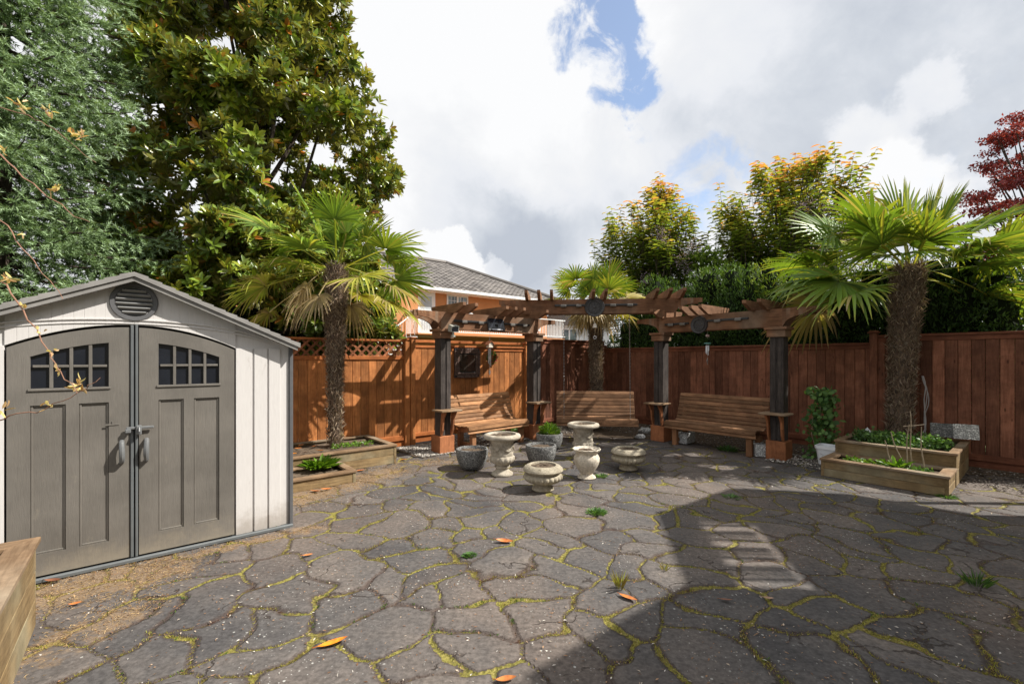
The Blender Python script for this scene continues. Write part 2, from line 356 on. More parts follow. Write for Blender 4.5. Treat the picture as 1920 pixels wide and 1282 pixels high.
def patio():
    st = .023
    xs = np.arange(-5.2, 8.2, st); ys = np.arange(.4, 12.2, st)
    X, Y = np.meshgrid(xs, ys, indexing='ij'); x = X.ravel(); y = Y.ravel()
    e, c = flag(x, y)
    z = -.012*np.clip(1-e/.025, 0, 1)**1.3 + .010*(vnoise(x, y, 1.1, 6)-.5) + .008*(c-.5)*np.clip(e/.04, 0, 1) + .004*(vnoise(x, y, 7, 16)-.5)
    nx, ny = X.shape; idx = np.arange(nx*ny).reshape(nx, ny)
    T = np.stack([idx[:-1, :-1], idx[1:, :-1], idx[1:, 1:], idx[:-1, 1:]], -1).reshape(-1, 4)
    m, nt, b = newmat('flagstone', .8, .25)
    co = coords(nt); ed = attr(nt, 'edge'); ce = attr(nt, 'cell'); stw = attr(nt, 'straw')
    n1 = noise(nt, co, 2.2, 6, .6); n2 = noise(nt, co, 34, 6, .7); n3 = noise(nt, co, .6, 3); nf = noise(nt, co, 160, 3, .6)
    stone = ramp(nt, mth(nt, 'ADD', mth(nt, 'MULTIPLY', n1, .78), mth(nt, 'MULTIPLY', ce, .22)), [(.25, (.046, .044, .047)), (.45, (.080, .075, .074)), (.62, (.114, .101, .094)), (.8, (.168, .142, .122))])
    stone = mixc(nt, smap(nt, n3, .4, .65, 0., .5), stone, (.175, .135, .11))
    stone = mixc(nt, 1., stone, smap(nt, n2, .3, .7, .68, 1.3), 'MULTIPLY')
    cs = nt.nodes.new('ShaderNodeMapping'); cs.inputs['Scale'].default_value = (1, 3.2, 1); cs.inputs['Rotation'].default_value = (0, 0, .6); nt.links.new(co, cs.inputs[0])
    streak = noise(nt, cs.outputs[0], 9, 6, .7, .5)
    stone = mixc(nt, 1., stone, smap(nt, streak, .3, .7, .88, 1.12), 'MULTIPLY')
    # fine cracks across slabs
    vc = nt.nodes.new('ShaderNodeTexVoronoi'); vc.feature = 'DISTANCE_TO_EDGE'; vc.inputs['Scale'].default_value = 1.15
    wv = nt.nodes.new('ShaderNodeVectorMath'); wv.operation = 'ADD'; nz = nt.nodes.new('ShaderNodeTexNoise'); nz.inputs['Scale'].default_value = 5; nz.inputs['Detail'].default_value = 5
    nt.links.new(co, nz.inputs['Vector']); nt.links.new(co, wv.inputs[0])
    sc = nt.nodes.new('ShaderNodeVectorMath'); sc.operation = 'SCALE'; sc.inputs['Scale'].default_value = .35; nt.links.new(nz.outputs[1], sc.inputs[0]); nt.links.new(sc.outputs[0], wv.inputs[1])
    nt.links.new(wv.outputs[0], vc.inputs['Vector'])
    crack = mth(nt, 'MULTIPLY', smap(nt, vc.outputs[0], .004, .010, 1., 0.), smap(nt, n1, .5, .56))
    stone = mixc(nt, mth(nt, 'MULTIPLY', crack, .8), stone, (.03, .022, .018))
    # pale lichen / droppings
    v = nt.nodes.new('ShaderNodeTexVoronoi'); v.inputs['Scale'].default_value = 24.; nt.links.new(co, v.inputs['Vector'])
    vv = nt.nodes.new('ShaderNodeTexVoronoi'); vv.inputs['Scale'].default_value = 61.; nt.links.new(co, vv.inputs['Vector'])
    def spots(v, r, thr):
        rsel = nt.nodes.new('ShaderNodeSeparateColor'); nt.links.new(v.outputs['Color'], rsel.inputs[0])
        return mth(nt, 'MULTIPLY', smap(nt, mth(nt, 'ADD', v.outputs[0], mth(nt, 'MULTIPLY', nf, .12)), r, r+.05, 1., 0.), smap(nt, rsel.outputs[0], thr, thr+.01))
    patch = smap(nt, noise(nt, co, 1.2, 3), .46, .62)
    sp = mth(nt, 'MULTIPLY', mth(nt, 'MAXIMUM', spots(v, .20, .72), spots(vv, .24, .80)), patch)
    stone = mixc(nt, mth(nt, 'MULTIPLY', sp, .75), stone, (.50, .50, .47))
    # joints
    wob = mth(nt, 'ADD', ed, mth(nt, 'MULTIPLY_ADD', noise(nt, co, 55, 5, .7), .03, -.015))
    jw = smap(nt, noise(nt, co, 1.6, 4), .3, .7, .003, .019)
    jm = mth(nt, 'LESS_THAN', wob, jw)
    soft = smap(nt, wob, .004, .035, 1., 0.)
    grime = ramp(nt, noise(nt, co, 30, 4), [(.35, (.018, .009, .007)), (.6, (.060, .026, .015)), (.78, (.17, .11, .06))])
    mossc = ramp(nt, noise(nt, co, 70, 4), [(.3, (.07, .06, .02)), (.5, (.20, .18, .04)), (.7, (.34, .28, .09)), (.85, (.42, .33, .16))])
    mm = smap(nt, noise(nt, co, 1.6, 5, .65), .42, .55)
    jc = mixc(nt, mm, grime, mossc)
    stone = mixc(nt, mth(nt, 'MULTIPLY', soft, .55), stone, (.085, .050, .036))
    # straw-coloured debris
    sm = smap(nt, mth(nt, 'ADD', stw, mth(nt, 'MULTIPLY_ADD', noise(nt, co, 7, 6, .7), 1.9, -1.0)), .40, .75)
    strawc = ramp(nt, noise(nt, co, 90, 4, .7), [(.3, (.13, .07, .035)), (.55, (.32, .21, .11)), (.75, (.46, .36, .22))])
    fin = mixc(nt, jm, stone, jc); fin = mixc(nt, mth(nt, 'MULTIPLY', sm, .5), fin, strawc)
    nt.links.new(fin, b.inputs['Base Color'])
    h = mth(nt, 'ADD', mth(nt, 'MULTIPLY', smap(nt, wob, .002, .03), 1.), mth(nt, 'ADD', mth(nt, 'MULTIPLY', streak, .16), mth(nt, 'MULTIPLY', n2, .12)))
    h = mth(nt, 'SUBTRACT', h, mth(nt, 'MULTIPLY', crack, .4))
    bump(nt, b, h, 1., .014)
    o = np_mesh('patio', np.stack([x, y, z], 1), T, m, None, {'edge': e, 'cell': c, 'straw': straw_field(x, y)}, True)
    tag(o, 'irregular grey flagstone patio with mossy joints', kind='structure')
patio()
# ground far around
mg, ntg, bg = newmat('ground', .95, .1)
cog = coords(ntg); cg = ramp(ntg, noise(ntg, cog, .8, 6), [(.3, (.04, .05, .02)), (.7, (.09, .11, .04))]); ntg.links.new(cg, bg.inputs['Base Color'])
g = MB().add([(-400, -400, -.05), (400, -400, -.05), (400, 400, -.05), (-400, 400, -.05)], [(0, 1, 2, 3)]).build('ground', mg)
tag(g, 'ground beyond the patio and fences', kind='structure')

# ------------------------------------------------------------------ positions on the plan
A = np.array([-1.88, 8.25]); K = np.array([2.43, 11.83])
P1 = np.array([-1.18, 7.64]); P2 = P1 + 2.1*U; P4 = np.array([4.26, 7.15]); P3 = P4 - 2.1*V

# soil strips under gravel
def soil(name, pts, z=.012, label=None):
    o = MB().add([(x, y, z) for x, y in pts], [tuple(range(len(pts)))]).build(name, M['soil']); tag(o, label, kind='structure')
soil('soil', [A-.4*U+1.0*V, A+2.9*U+1.0*V, P3+.2*V+.1*U, P4+.95*V+.2*U, K+7.9*V, K, A-.4*U], label='dark soil strip along the fences')

def pebbles(name, m, pts, rmin, rmax, label):
    n = len(pts); base = np.array([[1, 0, 0], [-1, 0, 0], [0, 1, 0], [0, -1, 0], [0, 0, 1], [0, 0, -.6], [.62, .62, .45], [-.62, .62, .45], [-.62, -.62, .45], [.62, -.62, .45]])
    T = np.array([[4, 0, 6], [4, 6, 2], [4, 2, 7], [4, 7, 1], [4, 1, 8], [4, 8, 3], [4, 3, 9], [4, 9, 0], [0, 5, 2], [2, 5, 1], [1, 5, 3], [3, 5, 0], [0, 2, 6], [2, 1, 7], [1, 3, 8], [3, 0, 9]])
    r = rng.uniform(rmin, rmax, n); s = rng.uniform(.6, 1.3, (n, 3)); s[:, 2] *= .6; a = rng.uniform(0, 2*PI, n)
    v = base[None]*s[:, None]*r[:, None, None]*(1+.15*rng.normal(size=(n, 10, 1)))
    ca, sa = np.cos(a)[:, None], np.sin(a)[:, None]
    x = v[..., 0]*ca - v[..., 1]*sa; y = v[..., 0]*sa + v[..., 1]*ca
    W = np.stack([x+pts[:, None, 0], y+pts[:, None, 1], v[..., 2]+pts[:, None, 2]], -1)
    o = np_mesh(name, W.reshape(-1, 3), (T[None]+(np.arange(n)*10)[:, None, None]).reshape(-1, 3), m, None, None, True)
    return tag(o, label, kind='stuff')
M['pebble'] = leafmat('pebble', [(0, (.10, .085, .075)), (.4, (.26, .23, .20)), (.8, (.46, .43, .39)), (1, (.62, .59, .54))], rough=.8, trans=0)
def zone(n, o, a, a0, a1, b, b0, b1):
    s = rng.uniform(a0, a1, n); t = rng.uniform(b0, b1, n); p = o + s[:, None]*a + t[:, None]*b
    return np.column_stack([p, np.full(n, .018)])
pp = np.vstack([zone(3000, A, U, -.35, .75, V, .1, 1.12), zone(2600, A, U, .7, 2.6, V, .1, .98), zone(700, P4, V, -.1, .9, U, -.35, .5)])
pebbles('gravel', M['pebble'], pp, .007, .019, 'pale gravel between the left fence and the paving')
M['pebble_dark'] = leafmat('pebble_dark', [(0, (.05, .04, .034)), (.5, (.12, .10, .085)), (.9, (.24, .21, .18)), (1, (.5, .47, .43))], rough=.85, trans=0)
pp = np.vstack([zone(5200, K, V, .1, 7.6, -U, .1, 1.5), zone(2600, A, U, 2.6, 5.5, V, .1, .98), zone(700, P2, V, -.2, .2, U, -.3, 2.4), zone(2600, P2, U, .0, 1.6, V, -1.9, -.1)])
pebbles('dark_gravel', M['pebble_dark'], pp, .006, .016, 'dark gravel and litter below the swing and right bench')

# moss blades in the joints, straw bits
n = 700000
x = rng.uniform(-3.6, 4.5, n); y = 1.9 + 6.2*rng.random(n)**1.5
e, c = flag(x, y)
k = (e + .012*rng.normal(size=n) < .009) & (vnoise(x, y, 1.3, 21)+.35*vnoise(x, y, 5, 22) > .60)
x, y = x[k], y[k]; n = len(x)
D = rdir(n, 1.2); leaves('moss', M['moss'], None, np.stack([x, y, np.full(n, -.008)], 1), D, rdir(n), rng.uniform(.006, .02, n), rng.uniform(.003, .006, n), T_TRI)
tag(bpy.data.objects['moss'], 'yellow green moss growing in the patio joints', kind='stuff')
n = 170000
x = rng.uniform(-4, 1, n); y = rng.uniform(1.8, 8, n); k = straw_field(x, y)*rng.random(n)*(.4+1.2*vnoise(x, y, 4, 55)) > .30
x, y = x[k], y[k]; n = len(x); D = rdir(n); D[:, 2] *= .12
leaves('dry_debris', M['straw'], None, np.stack([x, y, rng.uniform(.001, .007, n)], 1), D, np.tile([0, 0, 1.], (n, 1))+.3*rdir(n), rng.uniform(.01, .035, n), rng.uniform(.0015, .004, n), T_SM)
tag(bpy.data.objects['dry_debris'], 'dry straw and needle litter swept on the paving', kind='stuff')


n = 26000
x = rng.uniform(-3.8, 5.5, n); y = 1.9+7*rng.random(n)**1.3; e, c = flag(x, y)
k = (e < .02) & (vnoise(x, y, 1.7, 61) > .60) & (rng.random(n) < .5); x, y = x[k], y[k]
cl = rng.integers(3, 9, len(x)); x = np.repeat(x, cl)+rng.normal(0, .008, cl.sum()); y = np.repeat(y, cl)+rng.normal(0, .008, cl.sum()); n = len(x)
leaves('joint_weeds', M['fern'], None, np.stack([x, y, np.full(n, -.006)], 1), rdir(n, 1.), rdir(n, .6), rng.uniform(.008, .022, n), rng.uniform(.003, .007, n), T_SM)
tag(bpy.data.objects['joint_weeds'], 'tiny green weeds sprouting from the paving joints', kind='stuff')
n = 13000
x = rng.uniform(-4, 6, n); y = 1.9+7*rng.random(n); n = len(x)
M['litter'] = leafmat('litter', [(0, (.16, .07, .03)), (.5, (.30, .17, .09)), (.8, (.42, .34, .26)), (1, (.62, .60, .56))], rough=.8, trans=0)
D = rdir(n); D[:, 2] *= .15
leaves('leaf_litter', M['litter'], None, np.stack([x, y, rng.uniform(.002, .006, n)], 1), D, np.tile([0, 0, 1.], (n, 1))+.25*rdir(n), rng.uniform(.008, .028, n), rng.uniform(.003, .010, n), T_SM)
tag(bpy.data.objects['leaf_litter'], 'fine brown litter and pale petals scattered over the paving', kind='stuff')
def loc3(p, z=0.): return (float(p[0]), float(p[1]), z)
# ------------------------------------------------------------------ fences
def fence(name, label, p0, rz, L, top, mb, mx, posts=(), lattice=False, kick=True, seams=(), z0=.16, posth=.06, mount=None):
    t = thing(name, label, 'fence', loc3(p0), rz)
    zb = top-.32 if lattice else top-.03
    b = MB(); x = .0; w = .142
    while x < L-.01:
        x1 = min(x+w, L); b.box(x+.002, x1-.002, -.010+random.uniform(-.002, .002), .010, z0, zb, .005); x = x1
    b.build('board_panel', mb, t)
    MB().box(0, L, -.035, .02, z0-.045, z0+.045, .004).build('rail', mx, t)
    MB().box(0, L, -.05, .05, top-.03, top+.006, .004).build('rail', mx, t)
    if lattice: MB().box(0, L, -.03, .03, zb-.03, zb+.035, .004).build('rail', mx, t)
    else: MB().box(0, L, -.026, -.0125, top-.10, top-.032, .003).build('rail', mx, t)
    if kick: MB().box(0, L, -.006, .022, .0, z0-.047, .003).build('kick_board', mx, t)
    if lattice:
        l = MB(); za, zc = zb+.035, top-.03; h = zc-za
        for sgn, y in ((1, -.004), (-1, .006)):
            s = -h
            while s < L:
                xa, xb = s, s+h; wd = .025
                pa = [(max(0, min(L, q)), zz) for q, zz in ((xa-wd, za), (xa+wd, za), (xb+wd, zc), (xb-wd, zc))]
                if sgn < 0: pa = [(q, za+zc-zz) for q, zz in pa]
                l.prism(pa, y-.004, y+.004); s += .150
        l.build('lattice', M['lattice'], t)
    for (px, ph) in posts:
        q = MB().box(px-.05, px+.05, -.075, .045, 0, ph, .006); po = q.build('post', mb, t)
        MB().box(px-.075, px+.075, -.10, .07, ph+.001, ph+.022, .004).box(px-.055, px+.055, -.08, .05, ph+.022, ph+.045, .006).build('post_cap', mx, po)
    if seams:
        for sx in seams: MB().box(sx-.05, sx+.05, -.028, -.0125, z0+.05, top-.10, .003).build('batten', mb, t)
    return t
W, WX, R, RX = M['fence_warm'], M['fence_warm_x'], M['fence_red'], M['fence_red_x']
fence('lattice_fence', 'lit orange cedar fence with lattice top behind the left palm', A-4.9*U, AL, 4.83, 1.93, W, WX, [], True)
# gate bay
t = thing('wooden_gate', 'plain board gate between the lattice fence and the left pergola post', 'gate', loc3(A), AL)
b = MB(); x = .08
while x < .66: b.box(x+.002, x+.14, -.012, .010, .2, 1.80, .005); x += .142
b.build('board_panel', W, t)
MB().box(.075, .79, -.03, .02, 1.80, 1.845, .004).box(.075, .79, -.03, .02, .155, .22, .004).box(.08, .79, .0, .03, .04, .15, .003).build('rail', WX, t)
po = MB().box(-.12, -.02, -.06, .06, 0, 1.93, .006).box(-.015, .07, -.09, .03, 0, 1.97, .006).build('post', W, t)
MB().box(-.03, .085, -.105, .045, 1.971, 1.995, .004).box(-.135, -.005, -.075, .075, 1.931, 1.965, .006).build('post_cap', WX, po)
MB().box(.07, 2.72, .015, .06, 1.90, 1.95, .004).build('top_beam', WX, t)
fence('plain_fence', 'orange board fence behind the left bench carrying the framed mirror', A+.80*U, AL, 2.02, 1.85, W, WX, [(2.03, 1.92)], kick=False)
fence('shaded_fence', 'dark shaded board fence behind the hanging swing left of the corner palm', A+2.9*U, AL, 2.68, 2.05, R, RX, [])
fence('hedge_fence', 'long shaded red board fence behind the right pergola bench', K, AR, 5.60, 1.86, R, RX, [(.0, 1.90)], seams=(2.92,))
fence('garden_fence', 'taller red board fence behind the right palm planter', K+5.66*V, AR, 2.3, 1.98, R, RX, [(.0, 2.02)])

# ------------------------------------------------------------------ pergolas
def beam_poly(x0, x1, z0, z1, l=True, r=True):
    lo = []; n = 9; xs = []
    H = z1-z0; tip = .085
    def zlo(x):
        if l and x < x0+.50:
            q = (x-x0)/.50
            return z1-tip - (H-tip)*(1-math.sqrt(max(0, 1-q*q))) if q > .06 else z1-tip
        if r and x > x1-.50:
            q = (x1-x)/.50
            return z1-tip - (H-tip)*(1-math.sqrt(max(0, 1-q*q))) if q > .06 else z1-tip
        return z0
    ps = [x0+.50*i/n for i in range(n+1)] + [x1-.50+.50*i/n for i in range(n+1)]
    return [(x, zlo(x)) for x in ps], [(x, z1) for x in ps]
def beam(x0, x1, y0, y1, z0, z1):
    lo, hi = beam_poly(x0, x1, z0, z1); return MB().strip(lo, hi, y0, y1)
def rafter(x, z, l=.52, w=.058):
    p = [(-l, .090), (-l, .142), (l, .142), (l, .090), (l*.55, -.01), (-l*.55, -.01)]
    return MB().prism([(a, z+b_) for a, b_ in p], x-w/2, x+w/2, 'x')
def post(parent, x, zt, shelf=True):
    po = MB().box(x-.10, x-.013, -.10, .10, .3, zt-.15, .006).box(x+.013, x+.10, -.10, .10, .3, zt-.15, .006).box(x-.012, x+.012, -.085, .085, .3, zt-.15).build('post', M['post_black'], parent)
    MB().box(x-.145, x+.145, -.145, .145, 0, .30, .006).build('base_box', M['pergola_z'], po)
    MB().box(x-.135, x+.135, -.135, .135, zt-.16, zt-.045, .005).build('collar', M['pergola_x'], po)
    MB().box(x-.165, x+.165, -.165, .165, zt-.045, zt-.001, .004).build('capital', M['pergola_x'], po)
    if shelf:
        sh = MB().box(x-.20, x+.20, -.31, .03, .715, .745, .008).build('shelf', M['cap_x'], parent)
        br = MB()
        for s in (-.115, .085):
            pts = [(-.13, .30), (-.20, .36), (-.185, .50), (-.20, .60), (-.27, .712), (-.12, .712), (-.103, .60), (-.103, .30)]
            for i in range(3): pass
            br.strip([], [], 0, 0) if False else None
            lo = [(-.135, .31), (-.175, .40), (-.185, .50), (-.20, .60), (-.275, .712)]; hi = [(-.102, .31), (-.102, .40), (-.12, .50), (-.125, .60), (-.15, .712)]
            for i in range(4): br.prism([lo[i], hi[i], hi[i+1], lo[i+1]], x+s, x+s+.03, 'x')
        br.build('bracket', M['pergola_z'], sh)
def pergola(name, label, o, rz, L, zb, posts, rafters, xa, xb):
    t = thing(name, label, 'pergola', o, rz); H = .28
    for x in posts: post(t, x, zb)
    for y in (-.15, .105): beam(xa, xb, y, y+.045, zb, zb+H).build('beam', M['pergola_x'], t)
    for x in rafters: rafter(x, zb+H).build('rafter', M['pergola_y'], t)
    return t
Lp = 2.1
pergola('pergola', 'left pergola over the sunlit bench by the orange fence', loc3(P1), AL, Lp, 2.10, (0, Lp), (.10, .34, 1.0, 1.2, 1.4, Lp-.12), -.62, Lp+.45)
pergola('pergola', 'right pergola over the shaded bench below the hedge', loc3(P3), AR, Lp, 2.10, (0, Lp), (.12, .70, .88, 1.06, 1.78, 2.0), -.45, Lp+.60)
Lm = float(np.linalg.norm(P3-P2))
pergola('pergola', 'middle pergola span carrying the hanging swing, resting on the other two', loc3(P2), AM, Lm, 2.475, (), (-.12, .12, .36, 1.15, 1.38, Lm-.18, Lm+.06, Lm+.30), -.68, Lm+.72)
# support blocks for the middle span
def rot(p, a): return np.array([p[0]*math.cos(a)-p[1]*math.sin(a), p[0]*math.sin(a)+p[1]*math.cos(a)])
def on(o, rz, x, y, z): q = rot((x, y), rz); return (float(o[0]+q[0]), float(o[1]+q[1]), z)

def light_rail(o, rz, x0, x1, z, label, y=-.172):
    t = thing('light_bar', label, 'light bar', loc3(o), rz, 'dark light bars on the pergola beams')
    MB().box(x0, x1, y-.005, y+.0195, z, z+.035, .004).build('rail', M['black_metal'], t)
    for k in (.28, .78):
        xm = x0+(x1-x0)*k; MB().box(xm-.055, xm+.055, y-.035, y-.007, z-.02, z+.03, .008).build('lamp', M['lens_grey'], t)
M['lens_grey'] = plain('lens_grey', (.13, .12, .11), .35, .5, bmp=0)
light_rail(P1, AL, .12, .82, 2.225, 'dark light bar on the left pergola beam, left of the square solar panel')
light_rail(P1, AL, 1.22, 1.84, 2.225, 'dark light bar on the left pergola beam, right of the square solar panel')
light_rail(P2, AM, .42, 1.02, 2.62, 'dark light bar on the middle pergola beam, left of the round medallion')
light_rail(P2, AM, 1.36, 2.0, 2.62, 'dark light bar on the middle pergola beam, right of the round medallion')
light_rail(P3, AR, .18, .66, 2.225, 'dark light bar on the right pergola beam, left of the round medallion')
light_rail(P3, AR, 1.0, 1.70, 2.245, 'dark light bar on the right pergola beam, right of the round medallion')
# solar panel
t = thing('solar_panel', 'dark square panel fixed to the left pergola beam above the wind chime', 'panel', on(P1, AL, 1.02, -.19, 2.10), AL)
p = MB().box(-.19, .19, -.012, .012, 0, .29, .005); o = p.build('panel_frame', M['black_metal'], t); o.rotation_euler = (math.radians(-14), 0, 0)
q = MB().box(-.17, .17, -.016, -.0125, .045, .27)
for i in range(5): q.box(-.17+.068*i+.033, -.17+.068*i+.036, -.018, -.0165, .045, .27)
q.build('cell_sheet', M['glass_dark'], o)
MB().box(-.12, .12, -.03, -.0125, .008, .03, .003).build('sensor_strip', M['steel'], o)
MB().box(-.03, .03, .0, .05, .02, .12).build('mount', M['black_metal'], t)
# flood light on the left post
t = thing('flood_light', 'small grey floodlight on the left pergola post capital', 'floodlight', on(P1, AL, .07, -.22, 2.02), AL)
M['lamp_grey'] = plain('lamp_grey', (.33, .33, .29), .5, .4, bmp=0)
MB().tube([(0, .05, -.05), (0, 0, -.04), (0, 0, .02)], [.022, .022, .018]).tube([(0, 0, -.06), (0, 0, -.03)], .035, 14).build('mount', M['lamp_grey'], t, True)
h = MB().prism([(-.05, .02), (-.07, .12), (.02, .15), (.05, .10), (.05, .03)], -.075, .075, 'x').build('housing', M['lamp_grey'], t, bevel=.004)
MB().prism([(-.054, .035), (-.0715, .11), (-.076, .11), (-.0585, .035)], -.06, .06, 'x').build('lens', M['glass_dark'], h)
# medallions
def medallion(o, rz, x, z, r, label):
    t = thing('medallion', label, 'wall plate', on(o, rz, x, -.157, z), rz)
    prof = [(.001, .02), (r*.55, .018), (r*.60, .034), (r*.66, .034), (r*.70, .018), (r*.92, .022), (r*.97, .03), (r, .022), (r, .0), (.001, 0)]
    def fn(q, i, rr, z): return rr, z + (.006*math.sin(q*22) if i in (5,) else 0)
    m = MB().lathe(prof, 66, fn); m.v = [(a, -c, b) for a, b, c in m.v]; m.build('plate', M['dark_bronze'], t, True)
    m = MB().lathe([(.001, .026), (r*.12, .026), (r*.16, .020), (.001, .0195)], 20); m.v = [(a, -c, b) for a, b, c in m.v]
    for k in range(8):
        q = k*PI/4; m.obox((r*.33*math.cos(q), -.021, r*.33*math.sin(q)), ((math.cos(q), 0, math.sin(q)), (0, 1, 0), (-math.sin(q), 0, math.cos(q))), (r*.15, .004, r*.05), .003)
    m.build('relief', M['dark_bronze'], t, True)
medallion(P2, AM, 1.19, 2.60, .19, 'round dark medallion on the middle pergola beam above the bells')
medallion(P3, AR, .86, 2.20, .155, 'round dark medallion on the right pergola beam')

# ------------------------------------------------------------------ benches
def slat_path():
    return [(-.27, .335, 65), (-.285, .395, 80), (-.225, .428, 5), (-.155, .425, -3), (-.085, .418, -4), (-.015, .412, -3), (.055, .412, 2),
            (.122, .432, 28), (.165, .490, 62), (.192, .558, 70), (.214, .627, 72), (.235, .697, 73), (.255, .766, 74), (.276, .836, 74), (.300, .902, 68)]
def bench(name, label, cat, loc, rz, mat_s, L=1.5, legs=True, dz=0.):
    t = thing(name, label, cat, loc, rz); sl = slat_path()
    for part, rngs in (('seat', range(0, 7)), ('backrest', range(7, 15))):
        m = MB()
        for i in rngs:
            y, z, a = sl[i]; a = math.radians(a)
            m.obox((0, y, z+dz), ((1, 0, 0), (0, math.cos(a), math.sin(a)), (0, -math.sin(a), math.cos(a))), (L/2, .0315, .011), .004)
        m.build(part, mat_s, t)
    for x in (-L/2+.12, 0, L/2-.12):
        m = MB()
        pts = [(-.262, .33), (-.262, .385), (-.16, .405), (-.02, .392), (.06, .392), (.142, .44), (.175, .50), (.225, .68), (.29, .90)]
        bot = [(-.235, .31), (-.21, .32), (-.14, .32), (.0, .30), (.10, .30), (.205, .38), (.24, .48), (.285, .68), (.335, .90)]
        for i in range(len(pts)-1): m.prism([(bot[i][0], bot[i][1]+dz), (bot[i+1][0], bot[i+1][1]+dz), (pts[i+1][0], pts[i+1][1]+dz), (pts[i][0], pts[i][1]+dz)], x-.02, x+.02, 'x')
        m.build('frame', M['bench_end'], t)
    if legs:
        for x in (-L/2+.17, L/2-.13):
            for y in (-.19, .17):
                MB().box(x-.045, x+.045, y-.04, y+.04, 0, .305 if y < 0 else .30, .005).build('leg', M['bench_end'], t)
            MB().box(x-.02, x+.02, -.149, .129, .06, .12, .004).build('stretcher', M['bench_end'], t)
    return t
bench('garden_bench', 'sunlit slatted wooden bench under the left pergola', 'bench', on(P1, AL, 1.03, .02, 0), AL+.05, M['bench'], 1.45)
bench('garden_bench', 'shaded slatted wooden bench under the right pergola', 'bench', on(P3, AR, 1.05, .0, 0), AR, M['bench_shaded'], 1.62)
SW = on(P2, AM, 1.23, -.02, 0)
bench('porch_swing', 'slatted wooden swing seat hanging on chains in the middle', 'swing', SW, AM, M['bench_shaded'], 1.55, False, -.0)
def chain(label, x):
    m = MB(); z = .42; i = 0; x0, y0 = on(P2, AM, x, -.1275, 0)[:2]
    cs, sn = math.cos(AM), math.sin(AM)
    sx, sy = on(P2, AM, x, -.22, 0)[:2]
    while z < 2.46:
        f = (z-.42)/2.04; cx, cy = sx+(x0-sx)*f, sy+(y0-sy)*f
        ax = ((0, 0, 1), (cs, sn, 0)) if i % 2 else ((0, 0, 1), (-sn, cs, 0))
        m.ring((cx, cy, z), ax, .0095, .0032, 8, 4, 2.2); z += .033; i += 1
    o = m.build('chain', M['steel'], None, True); tag(o, label, 'chain', 'chains of the swing')
chain('left steel chain holding the swing seat', .60); chain('right steel chain holding the swing seat', 1.86)
# rear chain of each pair
o = MB().box(-.02, .02, -.25, .25, 0, .025, .004)

# ------------------------------------------------------------------ shed
def dirtz(nt, c, hgt=.30, col=(.20, .16, .12)):
    co = coords(nt); sp = nt.nodes.new('ShaderNodeSeparateXYZ'); nt.links.new(co, sp.inputs[0])
    f = mth(nt, 'ADD', sp.outputs[2], mth(nt, 'MULTIPLY_ADD', noise(nt, co, 5, 6, .7), .5, -.25))
    c = mixc(nt, smap(nt, f, 0., hgt, .55, 0.), c, col)
    sc = noise(nt, coords(nt, (3, 3, 1)), 3.5, 8, .75); return mixc(nt, smap(nt, sc, .60, .72, 0., .30), c, col)
SH = thing('storage_shed', 'cream plastic storage shed with grey double doors and arched top', 'shed', (*SHC, 0), AL)
m, nt, b = newmat('shed_wall', .55, .3); co = coords(nt, (30, 30, 3)); n = noise(nt, co, 4, 6, .6); c = dirtz(nt, ramp(nt, n, [(.3, (.55, .53, .52)), (.7, (.60, .58, .57))])); nt.links.new(c, b.inputs['Base Color']); bump(nt, b, n, .25, .002); M['shed_wall'] = m
def plastic(name, lo, hi):
    m, nt, b = newmat(name, .5, .35); co = coords(nt, (22, 22, 2.2)); n = noise(nt, co, 4, 7, .65, 1.2); n2 = noise(nt, coords(nt), 2.5, 4)
    c = ramp(nt, n, [(.3, lo), (.7, hi)]); c = mixc(nt, 1., c, smap(nt, n2, .3, .7, .84, 1.1), 'MULTIPLY'); c = dirtz(nt, c, .25, (.30, .26, .20)); nt.links.new(c, b.inputs['Base Color']); bump(nt, b, n, .5, .003); return m
M['shed_door'] = plastic('shed_door', (.132, .121, .108), (.158, .145, .129))
M['shed_trim'] = plain('shed_trim', (.10, .10, .105), .5, .4, .1, 20)
M['shed_roof'] = plain('shed_roof', (.24, .23, .22), .7, .3, .2, 6, bmp=.3)
M['shed_seam'] = plain('shed_seam', (.115, .125, .13), .45, .4, .1)
HW = 1.125
zr = lambda s: 2.235-.445*abs(s)
arch = lambda s: 1.845-.19*(s/.72)**2
DW = .69
# front wall, with an opening for the doors, drawn as vertical strips
w = MB(); ss = np.linspace(-DW, DW, 25)
w.strip([(s, arch(s)+.02) for s in ss], [(s, zr(s)) for s in ss], 0, .05)
for sg in (-1, 1):
    e0 = [DW, DW+.13, DW+.14, DW+.27, DW+.28, DW+.37]
    a_ = [DW, HW-.0]; w.strip([(sg*x, .03) for x in a_][::sg], [(sg*x, zr(x)) for x in a_][::sg], .012, .05)
    for x0, x1 in ((DW+.001, DW+.13), (DW+.145, DW+.25), (DW+.265, HW-.075)):
        w.strip([(sg*x, .03) for x in (x0, x1)][::sg], [(sg*x, min(1.70, arch(DW)+.02)) for x in (x0, x1)][::sg], -.004, .012)
